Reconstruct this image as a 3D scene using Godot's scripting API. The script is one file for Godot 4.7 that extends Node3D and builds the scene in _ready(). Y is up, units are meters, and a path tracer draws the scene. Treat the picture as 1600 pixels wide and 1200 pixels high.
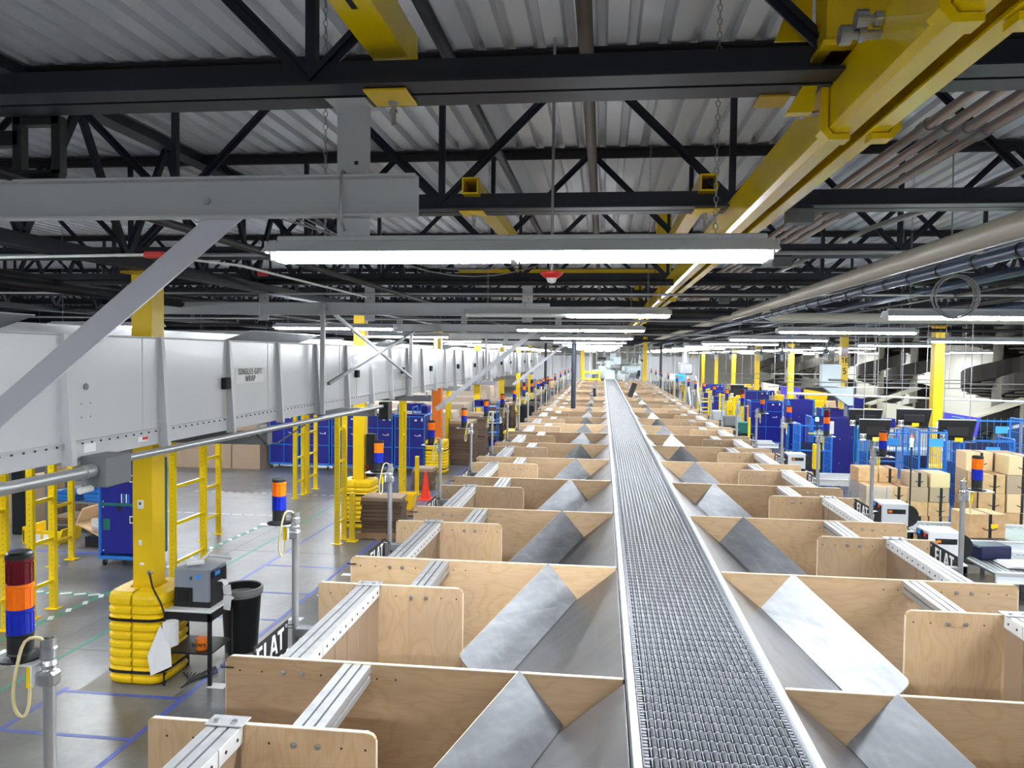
extends Node3D

# ------------------------------------------------------------------ geometry helper
class G:
	var v := PackedVector3Array()
	var n := PackedVector3Array()
	var xf := Transform3D()
	func tn(a: Vector3, b: Vector3, c: Vector3, na: Vector3, nb: Vector3, nc: Vector3) -> void:
		v.append(xf * a); v.append(xf * c); v.append(xf * b)
		var q := xf.basis
		n.append((q * na).normalized()); n.append((q * nc).normalized()); n.append((q * nb).normalized())
	func tri(a: Vector3, b: Vector3, c: Vector3) -> void:
		var m := (b - a).cross(c - a).normalized()
		tn(a, b, c, m, m, m)
	func quad(a: Vector3, b: Vector3, c: Vector3, d: Vector3) -> void:
		tri(a, b, c); tri(a, c, d)
	func box(c: Vector3, s: Vector3, ch := 0.0) -> G:
		var h := s * 0.5
		ch = minf(ch, minf(h.x, minf(h.y, h.z)) * 0.9)
		for ax in 3:
			for sg in [-1.0, 1.0]:
				var u := (ax + 1) % 3
				var w := (ax + 2) % 3
				var p := []
				for k in [[-1, -1], [1, -1], [1, 1], [-1, 1]]:
					var q := Vector3()
					q[ax] = sg * h[ax]; q[u] = k[0] * (h[u] - ch); q[w] = k[1] * (h[w] - ch)
					p.append(c + q)
				if sg > 0: quad(p[0], p[1], p[2], p[3])
				else: quad(p[3], p[2], p[1], p[0])
				if ch > 0.0:
					# chamfer between this face and +-u face
					for su in [-1.0, 1.0]:
						var e := []
						for sw in [-1.0, 1.0]:
							var q1 := Vector3(); q1[ax] = sg * h[ax]; q1[u] = su * (h[u] - ch); q1[w] = sw * (h[w] - ch)
							var q2 := Vector3(); q2[ax] = sg * (h[ax] - ch); q2[u] = su * h[u]; q2[w] = sw * (h[w] - ch)
							e.append(c + q1); e.append(c + q2)
						if sg * su > 0: quad(e[0], e[1], e[3], e[2])
						else: quad(e[2], e[3], e[1], e[0])
		if ch > 0.0:
			for sx in [-1.0, 1.0]:
				for sy in [-1.0, 1.0]:
					for sz in [-1.0, 1.0]:
						var a := c + Vector3(sx * h.x, sy * (h.y - ch), sz * (h.z - ch))
						var b := c + Vector3(sx * (h.x - ch), sy * h.y, sz * (h.z - ch))
						var d := c + Vector3(sx * (h.x - ch), sy * (h.y - ch), sz * h.z)
						if sx * sy * sz > 0: tri(a, b, d)
						else: tri(d, b, a)
		return self
	func bar(a: Vector3, b: Vector3, w: float, h: float, up := Vector3.UP) -> G:   # rectangular bar from a to b
		var keep := xf
		var z := (b - a).normalized()
		if absf(z.dot(up)) > 0.99: up = Vector3.RIGHT
		var x := up.cross(z).normalized()
		xf = keep * Transform3D(Basis(x, z.cross(x), z), (a + b) * 0.5)
		box(Vector3.ZERO, Vector3(w, h, a.distance_to(b)))
		xf = keep
		return self
	func cyl(a: Vector3, b: Vector3, r0: float, r1 := -1.0, seg := 12, cap := true) -> G:
		if r1 < 0: r1 = r0
		var z := (b - a).normalized()
		var x := (Vector3.UP if absf(z.y) < 0.9 else Vector3.RIGHT).cross(z).normalized()
		var y := z.cross(x)
		for i in seg:
			var t0 := TAU * i / seg
			var t1 := TAU * (i + 1) / seg
			var d0 := x * cos(t0) + y * sin(t0)
			var d1 := x * cos(t1) + y * sin(t1)
			tn(a + d0 * r0, a + d1 * r0, b + d1 * r1, d0, d1, d1)
			if r1 > 0: tn(a + d0 * r0, b + d1 * r1, b + d0 * r1, d0, d1, d0)
			if cap:
				tri(a, a + d1 * r0, a + d0 * r0)
				if r1 > 0: tri(b, b + d0 * r1, b + d1 * r1)
		return self
	func tube(p: Array, r: float, seg := 8) -> G:
		var fr := []
		var x := Vector3.ZERO
		for i in p.size():
			var t: Vector3 = (p[mini(i + 1, p.size() - 1)] - p[maxi(i - 1, 0)]).normalized()
			if i == 0: x = (Vector3.UP if absf(t.y) < 0.9 else Vector3.RIGHT).cross(t).normalized()
			else: x = (x - t * x.dot(t)).normalized()
			fr.append([x, t.cross(x)])
		for i in p.size() - 1:
			for k in seg:
				var t0 := TAU * k / seg
				var t1 := TAU * (k + 1) / seg
				var a0: Vector3 = fr[i][0] * cos(t0) + fr[i][1] * sin(t0)
				var a1: Vector3 = fr[i][0] * cos(t1) + fr[i][1] * sin(t1)
				var b0: Vector3 = fr[i + 1][0] * cos(t0) + fr[i + 1][1] * sin(t0)
				var b1: Vector3 = fr[i + 1][0] * cos(t1) + fr[i + 1][1] * sin(t1)
				var pa: Vector3 = p[i]
				var pb: Vector3 = p[i + 1]
				tn(pa + a0 * r, pa + a1 * r, pb + b1 * r, a0, a1, b1)
				tn(pa + a0 * r, pb + b1 * r, pb + b0 * r, a0, b1, b0)
				if i == 0: tri(pa, pa + a1 * r, pa + a0 * r)
				if i == p.size() - 2: tri(pb, pb + b0 * r, pb + b1 * r)
		return self
	func lathe(c: Vector3, prof: Array, seg := 20, sx := 1.0, sz := 1.0) -> G:   # prof: Vector2(radius, height) upwards
		for i in prof.size() - 1:
			var a: Vector2 = prof[i]
			var b: Vector2 = prof[i + 1]
			if a.distance_to(b) < 1e-6: continue
			var d := (b - a).normalized()
			var m := Vector2(d.y, -d.x)
			for k in seg:
				var t0 := TAU * k / seg
				var t1 := TAU * (k + 1) / seg
				var e0 := Vector3(cos(t0) * sx, 0, -sin(t0) * sz)
				var e1 := Vector3(cos(t1) * sx, 0, -sin(t1) * sz)
				var n0 := Vector3(cos(t0) * m.x, m.y, -sin(t0) * m.x)
				var n1 := Vector3(cos(t1) * m.x, m.y, -sin(t1) * m.x)
				var p0 := c + e0 * a.x + Vector3.UP * a.y
				var p1 := c + e1 * a.x + Vector3.UP * a.y
				var q0 := c + e0 * b.x + Vector3.UP * b.y
				var q1 := c + e1 * b.x + Vector3.UP * b.y
				if a.x > 1e-6: tn(p0, p1, q1, n0, n1, n1)
				if b.x > 1e-6: tn(p0, q1, q0, n0, n1, n0)
		return self
	func prism(poly: PackedVector2Array, z0: float, z1: float) -> G:   # counter-clockwise polygon in xy, extruded along z
		var idx := Geometry2D.triangulate_polygon(poly)
		for i in range(0, idx.size(), 3):
			var a := poly[idx[i]]
			var b := poly[idx[i + 1]]
			var c := poly[idx[i + 2]]
			if (b - a).cross(c - a) < 0:
				var t := b
				b = c
				c = t
			tri(Vector3(a.x, a.y, z1), Vector3(b.x, b.y, z1), Vector3(c.x, c.y, z1))
			tri(Vector3(a.x, a.y, z0), Vector3(c.x, c.y, z0), Vector3(b.x, b.y, z0))
		for i in poly.size():
			var a := poly[i]
			var b := poly[(i + 1) % poly.size()]
			quad(Vector3(a.x, a.y, z0), Vector3(b.x, b.y, z0), Vector3(b.x, b.y, z1), Vector3(a.x, a.y, z1))
		return self
	func torus(c: Vector3, x: Vector3, y: Vector3, rr: float, r: float, seg := 24, s2 := 6) -> G:
		var p := []
		for i in seg + 1: p.append(c + (x * cos(TAU * i / seg) + y * sin(TAU * i / seg)) * rr)
		return tube(p, r, s2)
	func mesh() -> ArrayMesh:
		var a := []
		a.resize(Mesh.ARRAY_MAX)
		a[Mesh.ARRAY_VERTEX] = v
		a[Mesh.ARRAY_NORMAL] = n
		var m := ArrayMesh.new()
		m.add_surface_from_arrays(Mesh.PRIMITIVE_TRIANGLES, a)
		return m

# ------------------------------------------------------------------ scene helpers
const H := 3.84
var M := {}
var rng := RandomNumberGenerator.new()
var used := {}
var font: SystemFont
const ORD := ["first", "second", "third", "fourth", "fifth", "sixth", "seventh", "eighth", "ninth", "tenth", "eleventh", "twelfth", "thirteenth", "fourteenth", "fifteenth", "sixteenth", "seventeenth", "eighteenth", "nineteenth", "twentieth", "twenty-first", "twenty-second", "twenty-third", "twenty-fourth", "twenty-fifth", "twenty-sixth", "twenty-seventh", "twenty-eighth", "twenty-ninth", "thirtieth"]

func V(x: float, y: float, z: float) -> Vector3: return Vector3(x, y, z)
func bx(x: float, y: float, z: float, sx: float, sy: float, sz: float, ch := 0.0) -> ArrayMesh: return G.new().box(V(x, y, z), V(sx, sy, sz), ch).mesh()

func numbered(called: String) -> String:
	var k: int = used.get(called, 0)
	used[called] = k + 1
	return called if k == 0 else "%s_%03d" % [called, k]

func tag(o: Node3D, label: String, category := "", group := "", kind := "") -> Node3D:
	if label: o.set_meta("label", label)
	if category: o.set_meta("category", category)
	if group: o.set_meta("group", group)
	if kind: o.set_meta("kind", kind)
	return o

func thing(called: String, label: String, category: String, at := Vector3.ZERO, turn := 0.0, group := "") -> Node3D:
	var o := Node3D.new()
	o.name = numbered(called)
	add_child(o, true)
	o.position = at
	o.rotation.y = turn
	return tag(o, label, category, group)

func part(p: Node3D, called: String, m: Mesh, mt: String, at := Vector3.ZERO, turn := 0.0) -> MeshInstance3D:
	var o := MeshInstance3D.new()
	o.name = called
	o.mesh = m
	o.material_override = M[mt]
	o.position = at
	o.rotation.y = turn
	p.add_child(o, true)
	return o

func solo(called: String, label: String, category: String, m: Mesh, mt: String, at := Vector3.ZERO, turn := 0.0, group := "") -> MeshInstance3D:
	var o := part(self, numbered(called), m, mt, at, turn)
	tag(o, label, category, group)
	return o

func struct(called: String, m: Mesh, mt: String, label := "", parent: Node3D = null) -> MeshInstance3D:
	var o := part(parent if parent else self, called, m, mt)
	o.set_meta("kind", "structure")
	if label: o.set_meta("label", label)
	return o

func dup(o: Node3D, label: String, at: Vector3, turn := 0.0, group := "") -> Node3D:
	var c: Node3D = o.duplicate()
	c.name = numbered(str(o.name).rstrip("0123456789").trim_suffix("_"))
	add_child(c, true)
	c.position = at
	c.rotation.y = turn
	c.set_meta("label", label)
	if group: c.set_meta("group", group)
	return c

func text(p: Node3D, called: String, s: String, size: float, mt: String, t: Transform3D, depth := 0.002) -> MeshInstance3D:
	var tm := TextMesh.new()
	tm.font = font
	tm.text = s
	tm.font_size = 48
	tm.pixel_size = size / 48.0
	tm.depth = depth
	tm.curve_step = 2.0
	var o := part(p, called, tm, mt)
	o.transform = t
	return o

func mat(called: String, c: Color, rough := 0.5, metal := 0.0) -> StandardMaterial3D:
	var m := StandardMaterial3D.new()
	m.resource_name = called
	m.albedo_color = c
	m.roughness = rough
	m.metallic = metal
	M[called] = m
	return m

func c8(r: int, g: int, b: int) -> Color: return Color(r / 255.0, g / 255.0, b / 255.0)

func noise_tex(freq: float, seed_: int, ramp: Array, octaves := 4, size := 512, kind := FastNoiseLite.TYPE_SIMPLEX_SMOOTH) -> NoiseTexture2D:
	var f := FastNoiseLite.new()
	f.noise_type = kind
	f.frequency = freq
	f.seed = seed_
	f.fractal_octaves = octaves
	var t := NoiseTexture2D.new()
	t.width = size
	t.height = size
	t.seamless = true
	t.seamless_blend_skirt = 0.3
	t.noise = f
	var g := Gradient.new()
	g.offsets = PackedFloat32Array([0.0, 0.5, 1.0])
	g.colors = PackedColorArray([ramp[0], ramp[1], ramp[2]])
	t.color_ramp = g
	return t

func tri_map(m: StandardMaterial3D, scale: Vector3, world := false) -> void:
	m.uv1_triplanar = true
	m.uv1_world_triplanar = world
	m.uv1_scale = scale
	m.uv1_triplanar_sharpness = 8.0

# plywood face: long wavy growth lines with a fine grain, seamless along the grain
func ply_image(seed_: int, along_x: bool) -> ImageTexture:
	var f := FastNoiseLite.new()
	f.seed = seed_
	f.frequency = 0.55
	f.fractal_octaves = 3
	var fine := FastNoiseLite.new()
	fine.seed = seed_ + 7
	fine.frequency = 1.0
	fine.fractal_octaves = 2
	var w := 512
	var h := 256
	var im := Image.create(w if along_x else h, h if along_x else w, false, Image.FORMAT_RGB8)
	for i in w:
		var a := TAU * i / w
		var ca := cos(a)
		var sa := sin(a)
		for j in h:
			var y := float(j) / h
			var s := f.get_noise_3d(ca * 0.75, y * 4.4, sa * 0.75)
			var ring := pow(0.5 + 0.5 * sin(s * 30.0 + y * 4.0), 4.0)
			var g := fine.get_noise_3d(ca * 2.2, y * 120.0, sa * 2.2)
			var l := 1.0 - 0.032 * ring + 0.04 * g + 0.07 * s
			var c := Color(0.79 * l, 0.675 * l - 0.012 * ring, 0.535 * l - 0.03 * ring - 0.02 * s)
			if along_x: im.set_pixel(i, j, c)
			else: im.set_pixel(j, i, c)
	return ImageTexture.create_from_image(im)

# worn sheet metal: pale smears along one slant over grey, alpha unused
func smear_image(seed_: int, lo: float, hi: float, n: int) -> ImageTexture:
	rng.seed = seed_
	var f := FastNoiseLite.new()
	f.seed = seed_
	f.frequency = 0.008
	var w := 256
	var im := Image.create(w, w, false, Image.FORMAT_RGB8)
	for i in w:
		for j in w:
			var q := clampf(lo + (hi - lo) * 0.35 * (f.get_noise_2d(i * 1.0, j * 2.5) + 0.6), 0.0, 1.0)
			im.set_pixel(i, j, Color(q, q, q))
	for k in n:
		var p := Vector2(rng.randf() * w, rng.randf() * w)
		var d := Vector2.from_angle(0.6 + rng.randf_range(-0.45, 0.45))
		var l := rng.randf_range(20, 90)
		var s := rng.randf_range(0.15, 0.7)
		var bend := rng.randf_range(-0.01, 0.01)
		for t in int(l):
			p += d
			d = d.rotated(bend)
			var side := d.orthogonal()
			for o in range(-4, 5):
				var x := posmod(int(p.x + side.x * o), w)
				var y := posmod(int(p.y + side.y * o), w)
				im.set_pixel(x, y, im.get_pixel(x, y).lerp(Color(hi, hi, hi), s * 0.22 * sin(PI * t / l) * (1.0 - absf(o) / 5.0)))
	return ImageTexture.create_from_image(im)

# mirrored cloudy image, so that it repeats without a seam
func floor_image(seed_: int, mid: float, swing: float, fine: float) -> ImageTexture:
	var f := FastNoiseLite.new()
	f.seed = seed_
	f.frequency = 0.012
	f.fractal_octaves = 5
	var f2 := FastNoiseLite.new()
	f2.seed = seed_ + 1
	f2.frequency = 0.11
	var w := 360
	var im := Image.create(w * 2, w * 2, false, Image.FORMAT_RGBF)
	for i in w:
		for j in w:
			var q := mid + swing * f.get_noise_2d(i, j * 1.0) + fine * f2.get_noise_2d(i, j * 1.0)
			var c := Color(q, q * 1.01, q * 1.025)
			for k in [[i, j], [2 * w - 1 - i, j], [i, 2 * w - 1 - j], [2 * w - 1 - i, 2 * w - 1 - j]]: im.set_pixel(k[0], k[1], c)
	im.convert(Image.FORMAT_RGB8)
	return ImageTexture.create_from_image(im)

func materials() -> void:
	for k in 4:
		var m := mat("ply_%d" % k, Color.WHITE * [0.95, 0.91, 0.97, 0.88][k], 0.48)
		m.albedo_texture = ply_image(11 + k * 5, k < 2)
		tri_map(m, V(0.42, 1.05, 0.42) if k < 2 else V(1.05, 0.42, 1.05))
		m.uv1_offset = V(0.13 * k, 0.02, 0)
	mat("ply_edge", c8(238, 220, 192), 0.55)
	mat("slat", c8(150, 126, 102), 0.6)
	for k in 3:
		var m := mat("plate_%d" % k, Color(0.85, 0.865, 0.885), 0.3, 0.7)
		m.albedo_texture = smear_image(31 + k, 0.62, 1.0, 300)
		m.roughness_texture = smear_image(41 + k, 0.40, 0.62, 150)
		m.roughness = 1.0
		tri_map(m, V(1.3, 1.3, 1.3))
		m.uv1_offset = V(0.37 * k, 0.21 * k, 0)
	var sl := mat("slide", Color(0.56, 0.55, 0.55), 1.0, 0.9)
	sl.roughness_texture = smear_image(61, 0.40, 0.58, 60)
	sl.albedo_texture = smear_image(62, 0.85, 1.0, 50)
	tri_map(sl, V(0.9, 0.9, 0.9))
	var al := mat("alum", Color(0.84, 0.845, 0.85), 0.42, 0.55)
	al.albedo_texture = smear_image(71, 0.82, 1.0, 120)
	tri_map(al, V(2, 2, 2))
	mat("alum_white", c8(226, 228, 228), 0.45, 0.1)
	mat("groove", c8(52, 56, 62), 0.6, 0.3)
	mat("belt", c8(142, 145, 152), 0.5)
	mat("belt_roller", c8(58, 61, 68), 0.3)
	mat("belt_dark", c8(10, 10, 13), 0.8)
	mat("rail_white", c8(228, 233, 236), 0.35, 0.2)
	mat("navy", c8(28, 32, 46), 0.5)
	mat("navy_dark", c8(30, 26, 32), 0.55)
	var dk := mat("deck", c8(228, 230, 236), 0.38, 0.2)
	dk.roughness = 0.36
	mat("roof", c8(60, 60, 62), 0.9)
	var fl := mat("concrete", Color(1, 1, 1), 1.0)
	fl.albedo_texture = floor_image(3, 0.385, 0.075, 0.03)
	fl.roughness = 0.3
	tri_map(fl, V(0.11, 0.11, 0.11), true)
	fl.metallic_specular = 0.6
	mat("joint", c8(92, 94, 96), 0.6)
	mat("patch", c8(128, 124, 114), 0.5)
	mat("wall_paint", c8(236, 232, 216), 0.6)
	mat("wall_dark", c8(120, 122, 124), 0.7)
	var wp := mat("white_panel", c8(204, 207, 210), 0.24)
	wp.normal_enabled = true
	var wn := noise_tex(0.0035, 21, [Color.BLACK, Color.GRAY, Color.WHITE], 1, 256)
	wn.as_normal_map = true
	wn.bump_strength = 3.0
	wp.normal_texture = wn
	wp.normal_scale = 0.35
	tri_map(wp, V(0.35, 0.35, 0.35), true)
	mat("grey_paint", c8(192, 194, 196), 0.4)
	mat("grey_dark", c8(112, 115, 118), 0.45)
	mat("brace", c8(206, 206, 214), 0.42)
	var ye := mat("yellow", c8(248, 214, 0), 0.2)
	ye.metallic_specular = 0.6
	mat("yellow_col", c8(240, 200, 10), 0.4)
	mat("yellow_plastic", c8(250, 208, 0), 0.42)
	mat("yellow_dark", c8(196, 160, 20), 0.5)
	mat("orange_wrap", c8(236, 120, 20), 0.5)
	mat("steel", Color(0.74, 0.75, 0.76), 0.3, 0.85)
	mat("steel_pipe", c8(176, 178, 178), 0.35, 0.5)
	mat("galv", Color(0.66, 0.67, 0.68), 0.38, 0.75)
	mat("beige_pipe", c8(206, 200, 186), 0.45)
	mat("blue_pipe", c8(32, 62, 104), 0.4)
	mat("pink_pipe", c8(176, 162, 158), 0.35, 0.6)
	mat("brown_pipe", c8(96, 84, 72), 0.5, 0.3)
	mat("black", c8(20, 21, 23), 0.45)
	mat("black_matte", c8(28, 28, 30), 0.8)
	mat("rubber", c8(40, 40, 42), 0.7)
	mat("printer_grey", c8(140, 146, 156), 0.45)
	mat("printer_light", c8(214, 217, 220), 0.45)
	mat("white", c8(240, 240, 238), 0.6)
	mat("paper", c8(244, 244, 244), 0.8)
	mat("cable_beige", c8(214, 200, 150), 0.5)
	mat("cable_grey", c8(150, 150, 150), 0.5)
	mat("red", c8(214, 40, 36), 0.4)
	mat("cone_red", c8(255, 62, 30), 0.5)
	mat("dark_red", c8(96, 14, 26), 0.18)
	mat("orange", c8(244, 116, 10), 0.2)
	mat("lens_blue", c8(20, 40, 168), 0.18)
	mat("cart_blue", c8(14, 20, 128), 0.42)
	mat("cart_frame", c8(38, 120, 208), 0.4)
	mat("cart_dark", c8(10, 20, 62), 0.5)
	mat("teal", c8(14, 104, 92), 0.5)
	mat("purple", c8(84, 76, 220), 0.5)
	mat("sky_blue", c8(58, 160, 240), 0.45)
	var cb := mat("cardboard", Color(1, 1, 1), 0.75)
	cb.albedo_texture = noise_tex(0.02, 17, [c8(186, 148, 104), c8(200, 162, 118), c8(210, 174, 130)], 4, 256)
	tri_map(cb, V(1, 1, 1))
	mat("cardboard_pale", c8(222, 190, 150), 0.75)
	mat("cardboard_dark", c8(112, 92, 76), 0.8)
	mat("cardboard_grey", c8(168, 146, 122), 0.8)
	mat("cardboard_pink", c8(216, 198, 180), 0.75)
	mat("wood_pallet", c8(168, 138, 102), 0.8)
	mat("tape_blue", c8(66, 86, 172), 0.4)
	mat("tape_green", c8(38, 132, 108), 0.4)
	mat("tape_white", c8(226, 230, 226), 0.45)
	mat("spiral_dark", c8(58, 54, 48), 0.5, 0.3)
	mat("spiral_rib", c8(120, 116, 104), 0.5)
	mat("spiral_pale", c8(178, 174, 158), 0.5)
	mat("cream", c8(232, 228, 206), 0.55)
	mat("machine", c8(190, 204, 206), 0.45)
	mat("bag", c8(222, 222, 218), 0.45)
	var e := mat("tube_glow", Color(1, 1, 1), 0.5)
	e.emission_enabled = true
	e.emission = Color(0.96, 0.98, 1.0)
	e.emission_energy_multiplier = TUBE_GLOW
	var g := mat("green_glow", c8(120, 255, 200), 0.5)
	g.emission_enabled = true
	g.emission = c8(90, 255, 190)
	g.emission_energy_multiplier = TUBE_GLOW * 0.6
	var film := mat("film", Color(0.95, 0.97, 1.0, 0.16), 0.2)
	film.transparency = BaseMaterial3D.TRANSPARENCY_ALPHA

# ------------------------------------------------------------------ camera, air, light
const TUBE_GLOW := 42.0
const LAMP := 3.2          # energy of one fixture's area light
const EXPOSURE := 2.3
const ROW0 := -3.72        # first row of ceiling lights, then one every ROWD
const SPIRAL_Z := [-24.2, -27.3, -30.3, -38.0, -42.3, -50.0, -54.5, -63.0, -68.0]
const ROWD := -5.45
const YS := [4.31, 4.31, 4.31, 4.28, 4.26, 4.24, 4.23, 4.22, 4.22, 4.22, 4.22, 4.22, 4.22, 4.22, 4.22]

func _ready() -> void:
	rng.seed = 7
	font = SystemFont.new()
	font.font_names = PackedStringArray(["Droid Sans"])
	font.font_weight = 700
	var cam := Camera3D.new()
	cam.name = "camera"
	add_child(cam)
	cam.fov = rad_to_deg(2.0 * atan(600.0 / 1200.0))
	cam.position = V(0, H, 0)
	cam.basis = Basis(Vector3.UP, 0.11726) * Basis(Vector3.RIGHT, -0.03807) * Basis(V(0, 0, 1), 0.012)
	cam.near = 0.05
	cam.far = 300.0
	cam.current = true
	var we := WorldEnvironment.new()
	we.name = "air"
	var env := Environment.new()
	env.background_mode = Environment.BG_COLOR
	env.background_color = Color(0.02, 0.02, 0.025)
	env.tonemap_mode = Environment.TONE_MAPPER_LINEAR
	env.tonemap_exposure = EXPOSURE
	env.sdfgi_enabled = true
	env.ssao_enabled = true
	env.ssil_enabled = true
	we.environment = env
	add_child(we)
	materials()
	room()
	lights()
	trusses()
	overhead()
	sorter()
	left_conveyor()
	columns()
	left_floor()
	right_floor()
	far_end()

func room() -> void:
	struct("floor", bx(-3, -0.15, -42, 50, 0.3, 101), "concrete", "polished grey concrete warehouse floor")
	var f: Node3D = get_node("floor")
	struct("wall_left", bx(-27.1, 3.2, -42, 0.2, 6.6, 101), "wall_dark", "grey side wall behind the racks")
	struct("wall_right", bx(21.1, 3.2, -42, 0.2, 6.6, 101), "wall_paint", "cream wall behind the spiral chutes")
	struct("wall_back", bx(-3, 3.2, -92.1, 48.4, 6.6, 0.2), "wall_paint", "cream end wall beyond the sorter")
	struct("wall_front", bx(-3, 3.2, 8.1, 48.4, 6.6, 0.2), "wall_dark", "grey wall behind the camera")
	# roof deck: trapezoid ribs running along the hall
	var g := G.new()
	var y := 6.36
	var pit := 0.25
	var x := -27.0
	while x < 21.0:
		var q := [[x, y], [x + 0.15, y], [x + 0.168, y + 0.07], [x + 0.232, y + 0.07], [x + pit, y]]
		for i in 4:
			g.quad(V(q[i][0], q[i][1], 8), V(q[i][0], q[i][1], -92), V(q[i + 1][0], q[i + 1][1], -92), V(q[i + 1][0], q[i + 1][1], 8))
		x += pit
	struct("ceiling", g.mesh(), "deck", "pale corrugated steel roof deck")
	struct("roof_slab", bx(-3, 6.54, -42, 48.4, 0.2, 101), "roof", "", get_node("ceiling"))
	# saw cuts and tape on the floor
	for z in [-4.0, -9.0, -14.0, -19.0, -24.0]: struct("floor_joint", bx(-6.5, 0.0006, z, 9.0, 0.001, 0.008), "joint", "", f)
	for x2 in [-7.05]: struct("floor_joint", bx(x2, 0.0006, -20, 0.012, 0.001, 40), "joint", "", f)
	struct("floor_patch", bx(-5.25, 0.0008, -8.45, 1.15, 0.0012, 1.15), "patch", "", f)
	struct("tape_line", bx(-4.55, 0.001, -22, 0.06, 0.002, 40), "tape_blue", "long blue floor tape beside the sorter", f)
	struct("tape_line", bx(-5.98, 0.001, -7.4, 0.06, 0.002, 1.1), "tape_blue", "", f)
	struct("tape_line", bx(-5.98, 0.001, -19, 0.06, 0.002, 18), "tape_blue", "", f)
	for z in [-6.95, -7.86, -10.4, -11.6, -13.1, -16.6, -19.1]:
		struct("tape_line", bx(-5.27, 0.0012, z, 1.46, 0.002, 0.055), "tape_blue", "", f)
	struct("tape_line", bx(-6.66, 0.001, -16, 0.06, 0.002, 22), "tape_green", "green floor tape along the aisle", f)
	struct("tape_line", bx(-11.0, 0.001, -13.35, 5.6, 0.002, 0.1), "tape_blue", "", f)
	var t := struct("tape_line", bx(0, 0.001, 0, 0.11, 0.002, 9.0), "tape_green", "", f)
	t.position = V(-7.62, 0, -12.6)
	t.rotation.y = -0.06
	for k in 26:
		var d := struct("tape_dash", bx(0, 0.0025, 0, 0.07, 0.002, 0.17), "tape_white", "", f)
		d.position = V(-7.62 + (k * 0.34 - 4.3) * 0.06, 0, -12.6 - (k * 0.34 - 4.3))
		d.rotation.y = 0.5
	struct("tape_line", bx(-8.6, 0.001, -11.06, 1.7, 0.002, 0.11), "tape_green", "", f)
	for k in 7:
		var d := struct("tape_dash", bx(0, 0.0025, 0, 0.16, 0.002, 0.07), "tape_white", "", f)
		d.position = V(-9.3 + k * 0.24, 0, -11.06)
		d.rotation.y = 0.5
	for k in 24: struct("tape_dash", bx(-11.0 + k * 0.24, 0.0025, -19.8, 0.13, 0.002, 0.06), "tape_white", "", f)
	for k in 12: struct("tape_dash", bx(-10.6 + k * 0.3, 0.0025, -17.1, 0.24, 0.002, 0.05), "tape_white", "", f)
	for k in 9: struct("floor_label", bx(-4.33, 0.0015, -7.1 - k * 1.13, 0.2, 0.002, 0.14), "paper", "", f)

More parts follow.
